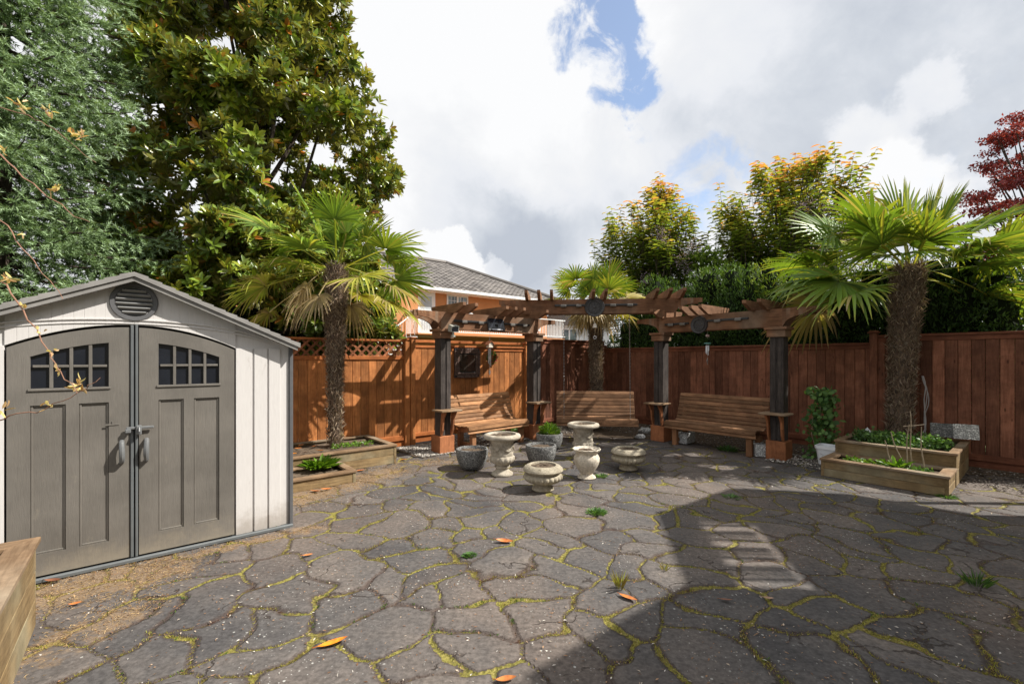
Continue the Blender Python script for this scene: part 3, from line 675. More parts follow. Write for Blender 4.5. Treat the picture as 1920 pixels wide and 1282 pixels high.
# arched moulding band
ss2 = np.linspace(-HW+.04, HW-.04, 33); arc2 = lambda s: 1.90-.10*(s/1.0)**2-.05*(s/1.0)**4
w.strip([(s, arc2(s)) for s in ss2], [(s, arc2(s)+.012) for s in ss2], -.010, .0)
w.strip([(s, arc2(s)-.028) for s in ss2 if abs(s) <= DW+.3], [(s, arc2(s)-.018) for s in ss2 if abs(s) <= DW+.3], -.007, .0)
w.build('front_wall', M['shed_wall'], SH, bevel=.002)
sd = MB()
for sg in (-1, 1):
    xa, xb = (HW-.05, HW) if sg > 0 else (-HW, -HW+.05)
    sd.box(xa, xb, .051, 2.6, .03, zr(HW)-.02)
    for k in range(9): sd.box(min(sg*HW, sg*(HW+.014)), max(sg*HW, sg*(HW+.014)), .15+k*.27, .33+k*.27, .05, zr(HW)-.06, .005)
sd.box(-HW+.05, HW-.05, 2.55, 2.6, .03, zr(HW)-.02)
sd.strip([(s, zr(HW)-.02) for s in (-HW+.05, 0, HW-.05)], [(s, zr(s)) for s in (-HW+.05, 0, HW-.05)], 2.55, 2.6)
sd.build('side_wall', M['shed_wall'], SH)
for sg in (-1, 1):
    tr = MB()
    tr.box(*sorted((sg*(HW+.001), sg*(HW+.035))), -.012, .12, .02, zr(HW)-.02, .006).build('corner_trim', M['shed_trim'], SH)
MB().box(-HW-.03, HW+.03, -.045, -.013, .0, .035, .008).box(-HW-.02, HW+.02, -.012, 2.62, .0, .028).build('floor_sill', M['shed_seam'], SH)
rf = MB(); th = .035
for sg in (-1, 1):
    n = 14; xs_ = np.linspace(0, 1.20, n+1)
    for i in range(n):
        x0, x1 = xs_[i], xs_[i+1]
        lo = [(sg*x0, zr(x0)+.002), (sg*x1, zr(x1)+.002)]; hi = [(sg*x0, zr(x0)+th), (sg*x1, zr(x1)+th+.010)]
        if sg < 0: lo, hi = lo[::-1], hi[::-1]
        for k in range(9): rf.strip(lo, hi, -.11+k*.31+.002, -.11+(k+1)*.31)
rf.build('roof', M['shed_roof'], SH)
fa = MB()
for sg in (-1, 1):
    lo = [(0, zr(0)-.035), (sg*1.18, zr(1.18)-.035)]; hi = [(0, zr(0)+.0), (sg*1.18, zr(1.18)+.0)]
    if sg < 0: lo, hi = lo[::-1], hi[::-1]
    fa.strip(lo, hi, -.095, -.065)
fa.build('fascia', M['shed_roof'], SH)
# vent
ve = MB().lathe([(.112, -.012), (.118, .012), (.145, .014), (.15, .0), (.15, -.012)], 40); ve.v = [(a, -c-.002, b) for a, b, c in ve.v]; ve.v = [(a-.0, b_, c+2.045) for a, b_, c in ve.v]
vo = ve.build('vent', M['shed_trim'], SH, True)
lv = MB()
for k in range(6):
    z = -.085+k*.034; hw = math.sqrt(max(.0, .112**2-z*z)); lv.obox((0, -.009, 2.045+z), ((1, 0, 0), (0, .8, -.6), (0, .6, .8)), (hw, .014, .003))
lv.build('louvre', M['vent_grey'] if 'vent_grey' in M else plain('vent_grey', (.30, .30, .30), .5, .4), vo)
bk = MB().lathe([(.001, -.0005), (.112, -.0005), (.112, -.003), (.001, -.003)], 30); bk.v = [(a, -c-.004, b+2.045) for a, b, c in bk.v]; bk.build('vent_backing', M['black_metal'], vo)
# doors
def door(sg):
    def S(poly): return [(sg*x, z) for x, z in poly]
    d = MB(); y0, y1 = -.012, .02; x0, x1 = .028, DW-.012; z0 = .045
    wl, wr, wb = .150, .565, 1.385; wt = lambda s: arch(s)-.115
    def st(xa, xb, fl, fh, a=y0, b=y1, n=7):
        xs_ = np.linspace(xa, xb, n); lo = [(sg*x, fl(x)) for x in xs_]; hi = [(sg*x, fh(x)) for x in xs_]
        if sg < 0: lo, hi = lo[::-1], hi[::-1]
        d.strip(lo, hi, a, b)
    st(x0, wl, lambda x: z0, lambda x: arch(x)); st(wr, x1, lambda x: z0, lambda x: arch(x))
    st(wl, wr, wt, arch); st(wl, wr, lambda x: 1.265, lambda x: wb); st(wl, wr, lambda x: z0, lambda x: .20)
    st(.315, .385, lambda x: .20, lambda x: 1.265)
    o = d.build('door', M['shed_door'], SH)
    p = MB()
    for a_, b_ in ((wl, .315), (.385, wr)):
        p.prism(S([(a_, .20), (b_, .20), (b_, 1.265), (a_, 1.265)])[::sg], .004, .018)
        for (c0, c1, e0, e1) in ((a_, a_+.014, .20, 1.265), (b_-.014, b_, .20, 1.265), (a_+.014, b_-.014, .20, .214), (a_+.014, b_-.014, 1.251, 1.265)):
            xx = sorted((sg*c0, sg*c1)); p.box(*xx, -.004, .0035, e0, e1, .003)
    p.build('panel', M['shed_door'], o)
    gl = MB(); xs_ = np.linspace(wl, wr, 7); lo = [(sg*x, wb) for x in xs_]; hi = [(sg*x, wt(x)) for x in xs_]
    if sg < 0: lo, hi = lo[::-1], hi[::-1]
    gl.strip(lo, hi, .010, .016); gl.build('window_glass', M['glass_dark'], o)
    mu = MB()
    for k in range(1, 4):
        x = wl+(wr-wl)*k/4; mu.box(*sorted((sg*(x-.010), sg*(x+.010))), -.008, .0095, wb, wt(x)-.001, .002)
    for k in range(4):
        xa, xb = wl+(wr-wl)*k/4+.0105, wl+(wr-wl)*(k+1)/4-.0105; mu.box(*sorted((sg*xa, sg*xb)), -.007, .0095, 1.535, 1.553, .002)
    mu.box(*sorted((sg*(wl-.012), sg*(wr+.012))), -.022, -.0125, wb-.018, wb-.002, .002)
    mu.build('window_muntins', M['shed_door'], o)
    hp = [(sg*.075, -.013, .955), (sg*.075, -.055, .945), (sg*.073, -.068, .90), (sg*.072, -.066, .84), (sg*.074, -.045, .80), (sg*.075, -.013, .79)]
    MB().tube(hp, [.016, .017, .018, .018, .016, .014], 8).build('handle', M['lever_grey'], o, True)
M['lever_grey'] = plain('lever_grey', (.14, .145, .15), .4, .5, bmp=0)
door(1); door(-1)
MB().box(-.024, -.004, -.024, .0, .04, 1.862, .004).box(.004, .022, -.030, .0, .04, 1.868, .004).build('astragal', M['shed_seam'], SH)
la = MB().box(-.05, .12, -.045, -.032, 1.045, 1.065, .004).box(-.055, -.02, -.055, -.03, 1.02, 1.05, .004).box(.01, .045, -.058, -.031, 1.0, 1.075, .005).tube([(.03, -.06, 1.06), (.03, -.075, 1.03), (.03, -.06, 1.0)], .006)
la.build('latch', M['lever_grey'], SH)
MB().box(-.17, -.09, -.0165, -.0125, 1.085, 1.097, .001).tube([(-.13, -.0145, 1.10), (-.13, -.0145, 1.115)], .004, 6).build('badge', M['shed_door'], SH)

# ------------------------------------------------------------------ planters
def planter(name, label, o, rz, L, D, H, cap=.10, boards=2, group=None):
    """o = front-left corner on the ground, x along the front, y away"""
    t = thing(name, label, 'planter', o, rz, group)
    m = MB(); e = .035; hb = (H-.03)/boards
    for k in range(boards):
        z0, z1 = k*hb+.001, (k+1)*hb-.001; j = random.uniform(0, .003)
        m.box(j, L-j, 0+j, e, z0, z1, .004); m.box(0, L, D-e, D, z0, z1, .004)
    m.build('long_boards', M['planter_x'], t)
    m = MB()
    for k in range(boards):
        z0, z1 = k*hb+.001, (k+1)*hb-.001; m.box(-.002, e, e+.001, D-e-.001, z0, z1, .004)
    m.box(-.006, .03, -.006, -.001, 0, H-.03, .001); m.build('side_boards', M['planter_y'], t); m = MB()
    for k in range(boards): m.box(L-e, L+.002, e+.001, D-e-.001, k*hb+.001, (k+1)*hb-.001, .004)
    m.box(L-.03, L+.006, -.006, -.001, 0, H-.03, .001); m.build('side_boards', M['planter_y'], t)
    c = cap; f = .02
    def mit(pl, mt):
        MB().prism(pl, H-.029, H, 'z').build('cap_board', mt, t, bevel=.004)
    mit([(-f, -f), (L+f, -f), (L+f-c-.001, c-f), (c-f, c-f)], M['cap_x'])
    mit([(c-f, D+f-c), (L+f-c, D+f-c), (L+f, D+f), (-f, D+f)], M['cap_x'])
    mit([(-f, -f+.002), (c-f-.001, c-f+.001), (c-f-.001, D+f-c-.001), (-f, D+f-.002)], M['cap_y'])
    mit([(L+f, -f+.002), (L+f, D+f-.002), (L+f-c+.001, D+f-c-.001), (L+f-c+.001, c-f+.001)], M['cap_y'])
    n = 26; x = np.linspace(e, L-e, n); y = np.linspace(e, D-e, n); X, Y = np.meshgrid(x, y, indexing='ij')
    Z = H-.055 + .04*(vnoise(X+o[0], Y+o[1], 6, 31)-.5) + .03*(vnoise(X, Y, 17, 32)-.5)
    idx = np.arange(n*n).reshape(n, n); T = np.stack([idx[:-1, :-1], idx[1:, :-1], idx[1:, 1:], idx[:-1, 1:]], -1).reshape(-1, 4)
    np_mesh('soil_fill', np.stack([X, Y, Z], -1).reshape(-1, 3), T, M['soil'], t, None, True)
    return t
C1 = np.array([-1.78, 6.86])
planter('raised_planter', 'raised wooden planter box round the left palm trunk', loc3(C1-3.2*U), AL, 3.2, 1.15, .29)
planter('low_planter', 'low wooden planter box with the hosta beside the shed', loc3(C1-.87*U-2.3*U+.655*V), AL, 2.3, .63, .16, boards=1)
Q = np.array([5.035, 5.17])
planter('raised_planter', 'raised wooden planter box round the right palm, upper tier', loc3(Q+.63*U-1.25*V), AR, 1.25, 1.36, .42, .095)
planter('low_planter', 'lower front tier of the right stepped planter with bare sticks', loc3(Q-1.25*V), AR, 1.25, .60, .24, .12)
# box at the lower left corner of the view
BX = np.array([-2.87, 2.70])
planter('corner_planter', 'weathered wooden planter box at the bottom left edge in front of the shed', loc3(BX-1.3*U), AL, 1.3, .02+.6, .52, .13, 3) if False else None
planter('corner_planter', 'weathered wooden planter box at the bottom left edge in front of the shed', loc3(BX-1.2*U+1.6*V), AL, 1.2, 1.6, .52, .13, 3)

# ------------------------------------------------------------------ pots
def concrete(name, lo, hi, agg=None, rough=.85, stain=None):
    m, nt, b = newmat(name, rough, .2); co = coords(nt); n = noise(nt, co, 9, 6, .65); n2 = noise(nt, co, 90, 3)
    c = ramp(nt, n, [(.3, lo), (.7, hi)]); c = mixc(nt, 1., c, smap(nt, noise(nt, co, 40, 5, .7), .3, .7, .72, 1.2), 'MULTIPLY')
    if agg:
        v = nt.nodes.new('ShaderNodeTexVoronoi'); v.inputs['Scale'].default_value = 95; nt.links.new(co, v.inputs['Vector'])
        r = nt.nodes.new('ShaderNodeSeparateColor'); nt.links.new(v.outputs['Color'], r.inputs[0])
        c = mixc(nt, 1., c, ramp(nt, r.outputs[0], [(0, .25), (.3, .8), (.75, 1.0), (1, 2.1)]), 'MULTIPLY')
    if stain: c = mixc(nt, smap(nt, noise(nt, co, 5, 5, .7), .52, .70), c, stain)
    nt.links.new(c, b.inputs['Base Color']); bump(nt, b, n2, .4, .004); return m
M['granite'] = concrete('granite', (.13, .13, .13), (.22, .22, .215), True)
M['urn'] = concrete('urn', (.30, .26, .205), (.52, .47, .39), stain=(.22, .185, .14))
M['urn_dark'] = concrete('urn_dark', (.25, .215, .16), (.44, .39, .30), stain=(.15, .125, .085))
M['white_urn'] = concrete('white_urn', (.46, .40, .32), (.66, .60, .51), stain=(.36, .29, .21))
def soil_disc(t, r, z):
    m = MB(); n = 26; rings = 7; vs = [(0, 0, z+.012)]
    for i in range(1, rings+1):
        for j in range(n):
            q = 2*PI*j/n; rr = r*i/rings; vs.append((rr*math.cos(q), rr*math.sin(q), z+.012*math.sin(9*q+i)*.5+random.uniform(-.009, .009)-.01*(i/rings)))
    fs = [(0, 1+j, 1+(j+1) % n) for j in range(n)] + [(1+(i-1)*n+j, 1+i*n+j, 1+i*n+(j+1) % n, 1+(i-1)*n+(j+1) % n) for i in range(1, rings) for j in range(n)]
    m.add(vs, fs); return m.build('soil_fill', M['soil'], t, 80)
def pot(name, label, xy, prof, mt, soil_r, soil_z, fn=None, n=72, relief=None, rim=None):
    t = thing(name, label, 'planter', (xy[0], xy[1], .004), random.uniform(0, 1))
    MB().lathe(prof, n, fn).build('body', mt, t, 50)
    soil_disc(t, soil_r, soil_z)
    return t
bowl = [(.12, 0), (.15, .006), (.195, .07), (.222, .15), (.232, .225), (.233, .275), (.228, .290), (.208, .292), (.202, .28), (.196, .22), (.16, .2), (.01, .2)]
pot('granite_pot', 'round granite-look pot left of the tall urn, soil only', (-.58, 6.52), bowl, M['granite'], .20, .262)
pot('granite_pot', 'round granite-look pot in the middle behind the front bowl urn, soil only', (.44, 6.80), bowl, M['granite'], .20, .262)
gp = pot('granite_pot', 'granite-look pot holding the bushy green plant', (.655, 7.85), bowl, M['granite'], .20, .262)
tall = [(.0, 0), (.145, .0), (.15, .012), (.145, .03), (.12, .045), (.085, .075), (.082, .098), (.105, .105), (.108, .122), (.088, .132), (.098, .15), (.145, .175), (.168, .215), (.165, .25), (.148, .268),
        (.152, .28), (.150, .30), (.148, .38), (.152, .44), (.166, .475), (.178, .486), (.235, .494), (.252, .508), (.256, .53), (.246, .553), (.215, .563), (.192, .562), (.186, .548), (.184, .535), (.17, .50), (.01, .50)]
def tall_fn(q, i, r, z):
    if 10 <= i <= 13: return r*(1+.10*abs(math.sin(q*7))-.05), z
    if 16 <= i <= 18: return r + .006*math.sin(q*5+z*30)*math.sin(q*3-z*20), z
    return r, z
def tall_urn(label, xy):
    t = pot('tall_urn', label, xy, tall, M['urn'], .184, .545, tall_fn, 96)
    m = MB()   # garland relief round the neck
    for k in range(5):
        pts = []
        for i in range(11):
            q = k*2*PI/5 + i/10*2*PI/5; zz = .425-.075*math.sin(PI*i/10); pts.append((.153*math.cos(q), .153*math.sin(q), zz))
        m.tube(pts, [.006+.009*math.sin(PI*i/10) for i in range(11)], 6)
        for i in range(1, 10):
            for s in (-1, 1):
                p = np.array(pts[i])*[1.04, 1.04, 1]; p[2] += s*.012; q = k*2*PI/5 + i/10*2*PI/5
                m.obox(p, ((math.cos(q), math.sin(q), 0), (-math.sin(q), math.cos(q), .6*s), (0, -.4, 1)), (.005, .013, .007), .003)
        q = k*2*PI/5
        for a in range(4): m.tube([(.155*math.cos(q+.03*(a-1.5)), .155*math.sin(q+.03*(a-1.5)), .43), (.153*math.cos(q+.05*(a-1.5)), .153*math.sin(q+.05*(a-1.5)), .33)], [.006, .003], 5)
    m.build('garland_relief', M['urn'], t, True)
tall_urn('tall pale stone urn with garland relief, left of the pots and nearest the left bench', (-.135, 6.17))
tall_urn('tall pale stone urn behind the white vase, in front of the swing', (1.145, 7.2))
low = [(.0, 0), (.125, .0), (.135, .012), (.125, .04), (.098, .055), (.094, .072), (.125, .085), (.195, .11), (.230, .145), (.236, .165), (.222, .19), (.196, .203), (.194, .212), (.225, .222), (.245, .245), (.236, .272), (.200, .296), (.180, .307), (.160, .305), (.152, .29), (.15, .27), (.01, .27)]
def low_fn(q, i, r, z):
    if 7 <= i <= 10: return r*(1+.085*abs(math.sin(q*11))-.05), z
    return r, z
def low_urn(label, xy):
    t = pot('bowl_urn', label, xy, low, M['urn_dark'], .151, .298, low_fn, 132)
    m = MB()
    for k in range(20):
        q = k*2*PI/20; c = np.array([.224*math.cos(q), .224*math.sin(q), .268]); er = np.array([math.cos(q), math.sin(q), 0]); et = np.array([-math.sin(q), math.cos(q), 0]); up = norm(np.array([[0, 0, 1.]])-.8*er)[0]
        m.ring(c+.002*er, (et, up), .026, .0055, 12, 5, 1.0); m.obox(c+.35*.01*er, (et, up, np.cross(et, up)), (.010, .014, .008), .004)
    m.build('rim_relief', M['urn_dark'], t, True); return t
low_urn('low pedestal bowl urn at the very front of the pots, carved rim', (.377, 5.46))
low_urn('low pedestal bowl urn standing furthest right of the pots', (1.68, 6.47))
vase = [(.0, 0), (.115, .0), (.122, .01), (.112, .028), (.082, .045), (.078, .06), (.10, .09), (.145, .16), (.170, .225), (.172, .27), (.155, .305), (.138, .322), (.140, .335), (.165, .362), (.184, .385), (.186, .396), (.176, .40), (.155, .375), (.14, .36), (.01, .36)]
def vase_fn(q, i, r, z):
    if 13 <= i <= 17: return r*(1+.02*math.sin(q*14)), z-.006*abs(math.sin(q*7))
    return r, z
pot('stone_vase', 'cream rounded vase with ruffled lip in front of the rear tall urn', (1.0, 6.0), vase, M['white_urn'], .15, .372, vase_fn, 112)
t = MB().lathe([(.0, 0), (.13, 0), (.15, .012), (.155, .05), (.148, .055), (.135, .05), (.13, .03), (.0, .03)], 40).build('saucer', M['urn'], None, True, loc=(1.83, 7.45, .004)); tag(t, 'flat stone saucer on the paving behind the right bowl urn', 'saucer')

# small items
t = thing('framed_mirror', 'dark square mirror with brown mosaic frame hung on the orange fence', 'mirror', on(A, AL, 1.24, -.05, 1.22), AL)
M['mosaic'] = plain('mosaic', (.055, .03, .025), .35, .5, .4, 40, c2=(.16, .10, .08), bmp=.6)
M['mirror'] = plain('mirror', (.30, .24, .20), .06, .8, .3, 7, metal=.9, bmp=0)
fr = MB(); s = .25
for i in range(-5, 6):
    for j in range(-5, 6):
        if abs(i) <= 3 and -3 <= j <= 3: continue
        if abs(i) == 5 and abs(j) == 5: continue
        fr.box(i*.056-.026, i*.056+.026, -.02+random.uniform(-.004, .004), .0, .29+j*.054-.025, .29+j*.054+.025, .004)
fo = fr.build('mosaic_frame', M['mosaic'], t)
MB().box(-.30, .30, .001, .03, .0, .58, .004).build('backing', M['black_metal'], t)
MB().box(-.19, .19, -.006, -.0005, .12, .46).build('mirror_glass', M['mirror'], t)
def wind_chime(name, label, o, house, n, l):
    t = thing(name, label, 'wind chime', o, AL)
    m = MB().tube([(0, 0, .27), (0, 0, .10)], .0025, 5)
    if house:
        m.build('string', M['steel'], t)
        MB().prism([(-.045, 0), (.045, 0), (.045, .06), (0, .10), (-.045, .06)], -.04, .04).build('house_body', M['cream'], t)
        MB().prism([(-.075, .04), (0, .11), (.075, .04), (.075, .05), (0, .122), (-.075, .05)], -.06, .06).build('house_roof', M['lattice'], t)
        z0 = 0
    else:
        m.tube([(-.05, 0, .14), (.05, 0, .14)], .008); m.build('string', M['steel'], t)
        MB().lathe([(.001, .02), (.055, .02), (.06, .0), (.001, 0)], 16).build('top_plate', M['verdigris'], t)
        for k in range(6): MB().box(-.05+k*.018, -.036+k*.018, -.01, .006, .125, .165, .003).build('ornament', M['pale_pink'], t)
        z0 = 0
    for k in range(n):
        q = 2*PI*k/n; x, y = .022*math.cos(q), .022*math.sin(q)
        MB().tube([(x, y, z0-.001), (x, y, z0-.03)], .001, 4).tube([(x, y, z0-.03), (x, y, z0-l*(1-.08*k))], .0075, 8).build('chime_tube', M['steel'] if house else M['white_plastic'], t)
    MB().tube([(0, 0, 0), (0, 0, -l-.06)], .0015, 4).prism([(0, -l-.05), (.022, -l-.10), (0, -l-.17), (-.022, -l-.10)], -.004, .004).build('sail', M['steel'], t)
M['cream'] = plain('cream', (.55, .50, .42), .6); M['verdigris'] = plain('verdigris', (.10, .25, .22), .6); M['pale_pink'] = plain('pale_pink', (.6, .42, .40), .6)
wind_chime('wind_chime', 'birdhouse wind chime with silver tubes hanging from the left pergola', on(P1, AL, .90, -.13, 1.80), True, 5, .34)
wind_chime('wind_chime', 'white tube wind chime with pink ornaments hanging from the right pergola', on(P3, AR, .98, -.10, 1.86), False, 6, .20)
t = thing('hanging_bells', 'small clear bell and ring hanging under the middle medallion', 'bell', on(P2, AM, 1.20, -.12, 2.20), AM)
MB().tube([(0, 0, .27), (0, 0, .08)], .002, 4).tube([(0, 0, 0), (0, 0, -.16)], .0015, 4).build('string', M['steel'], t)
MB().lathe([(.001, .09), (.018, .085), (.032, .06), (.038, .02), (.052, .0), (.046, .0), (.03, .03), (.001, .07)], 20).build('bell', M['lens_grey'] if 0 else M['cream'], t, True)
MB().ring((0, 0, -.19), ((1, 0, 0), (0, 0, 1)), .028, .006, 16, 6).build('ring', M['steel'], t, True)
# wreath on the fence
t = thing('flower_wreath', 'green leaf wreath with small red flowers on the fence beside the mirror', 'wreath', on(A, AL, 1.86, -.05, 1.62), AL)
n = 420; q = rng.uniform(0, 2*PI, n); P = np.stack([.10*np.cos(q), rng.normal(0, .015, n), .10*np.sin(q)], 1)+.02*rdir(n)
leaves('foliage', M['fern'], t, P, rdir(n), rdir(n), .045, .018)
n = 26; q = rng.uniform(0, 2*PI, n); P = np.stack([.10*np.cos(q), np.full(n, -.03), .10*np.sin(q)], 1)
leaves('flower', plain('petal_red', (.5, .04, .04), .6), t, np.repeat(P, 5, 0), rdir(n*5), rdir(n*5), .022, .018)
# right planter accessories
def slab(label, xy, rz, w, h, mt):
    o = MB().box(-w/2, w/2, -.012, .012, 0, h, .003).build('stone_slab', mt, None, loc=(xy[0], xy[1], .46)); o.rotation_euler = (math.radians(-10), 0, rz); tag(o, label, 'stone slab')
px, py = G(1762, 800, .42); slab('dark grey granite slab leaning behind the right palm, left one', (6.24, 6.50), AR+.25, .25, .20, M['granite'])
M['pale_granite'] = concrete('pale_granite', (.36, .37, .37), (.55, .55, .54), True)
slab('pale speckled granite slab leaning beside the dark slab', (6.41, 6.32), AR+.35, .27, .21, M['pale_granite'])
t = thing('white_figurine', 'small white pointed garden figurine at the left end of the right planter', 'figurine', (5.33, 6.72, .37), AR)
MB().prism([(-.05, .0), (.05, .0), (.055, .12), (0, .20), (-.055, .12)], -.012, .012).box(-.09, .09, -.014, .010, .05, .085, .003).build('body', M['white_plastic'], t)
MB().box(-.01, .01, -.008, .008, -.08, .0).build('stake', M['white_plastic'], t)
t = thing('white_pail', 'square white plastic pail on gravel beside the right planter', 'pail', (*G(1554, 872), .012), AR)
def sq(h, z): return [(-h, -h, z), (h, -h, z), (h, h, z), (-h, h, z)]
m = MB(); rings = [(.11, 0), (.135, .24), (.148, .242), (.150, .285), (.136, .287), (.13, .25), (.106, .02)]
vs = []
for h, z in rings:
    c = .03
    vs += [(-h+c, -h, z), (h-c, -h, z), (h, -h+c, z), (h, h-c, z), (h-c, h, z), (-h+c, h, z), (-h, h-c, z), (-h, -h+c, z)]
fs = [tuple(range(7, -1, -1)), tuple(range(48, 56))]+[(k*8+i, k*8+(i+1) % 8, k*8+8+(i+1) % 8, k*8+8+i) for k in range(6) for i in range(8)]
m.add(vs, fs).build('body', M['white_plastic'], t, 30)
MB().tube([(-.15, 0, .26), (-.14, -.10, .20), (0, -.158, .14), (.14, -.10, .20), (.15, 0, .26)], .004, 6).build('bail_handle', M['steel'], t, True)
M['hose'] = plain('hose', (.16, .30, .24), .4)
# twine on palm, sticks
PR = np.array([5.93, 6.85])
o = MB()
for k in range(3):
    pts = [(PR[0]+.24+.03*math.sin(i*.9+k)+.02*k-.02*abs(i-5)*.6, PR[1]-.18+.01*k, .46+.16*i*.55) for i in range(11)]; o.tube(pts, .006, 5)
tag(o.build('twine', plain('twine', (.35, .33, .33), .8), None, True), 'loop of pale twine tied down the right palm trunk', 'twine')
M['stick'] = plain('stick', (.30, .24, .17), .8, .2, .3, 20)
t = thing('stick_frame', 'bare pale sticks tied as a small frame in the lower right planter', 'stake frame', loc3(Q+.28*U-.42*V, .2), AR)
for (a, b_, h, ln) in ((0, 0, .62, .03), (.17, .02, .60, -.03), (.05, .08, .78, -.02), (-.12, .05, .38, -.10), (.0, .05, .5, -.16)):
    pts = [(a+ln*f+.008*math.sin(7*f+a*40), b_, h*f-.05) for f in np.linspace(0, 1, 8)]
    MB().tube(pts, [.009-.004*f for f in np.linspace(0, 1, 8)], 6).build('stick', M['stick'], t, True)
MB().tube([(-.02, 0, .54), (.08, 0, .56), (.18, .01, .585)], .005, 5).build('cross_stick', M['stick'], t, True)
# blocks beneath the right bench
def block(label, o, rz):
    t = MB(); t.box(-.10, .10, -.19, -.15, 0, .19, .004).box(-.10, .10, .15, .19, 0, .19, .004).box(-.10, .10, -.02, .02, 0, .19, .004).box(-.10, -.065, -.15, .15, 0, .19).box(.065, .10, -.15, .15, 0, .19)
    o = t.build('concrete_block', M['pale_granite'], None, loc=o); o.rotation_euler = (0, 0, rz); tag(o, label, 'concrete block', 'concrete blocks under the right bench')
block('grey concrete block under the left end of the right bench', on(P3, AR, .45, .12, .015), AR+.1)
block('grey concrete block under the right end of the right bench', on(P3, AR, 1.78, .02, .015), AR+.7)
# small rocks beside right-middle post
def rock(label, xy, r):
    n = 14; m = MB(); vs = []
    for i in range(1, 8):
        for j in range(n):
            a = PI*i/8; q = 2*PI*j/n; k = 1+.16*math.sin(3*q+i)+.1*math.sin(5*q+2*i+r*90)
            vs.append((r*k*math.sin(a)*math.cos(q), r*.75*k*math.sin(a)*math.sin(q), r*.55*math.cos(a)*k))
    fs = [(i*n+j, (i+1)*n+j, (i+1)*n+(j+1) % n, i*n+(j+1) % n) for i in range(6) for j in range(n)]+[tuple(range(n)), tuple(range(7*n-1, 6*n-1, -1))]
    o = MB().add(vs, fs).build('rock', M['pale_granite'], None, 60, loc=(xy[0], xy[1], r*.35)); tag(o, label, 'rock')
rock('flat grey rock on the gravel left of the right pergola bench', G(1209, 812), .14)
rock('small grey rock beside the flat rock near the swing', G(1200, 822), .10)
rock('brown rock under the left bench', G(905, 826), .09)
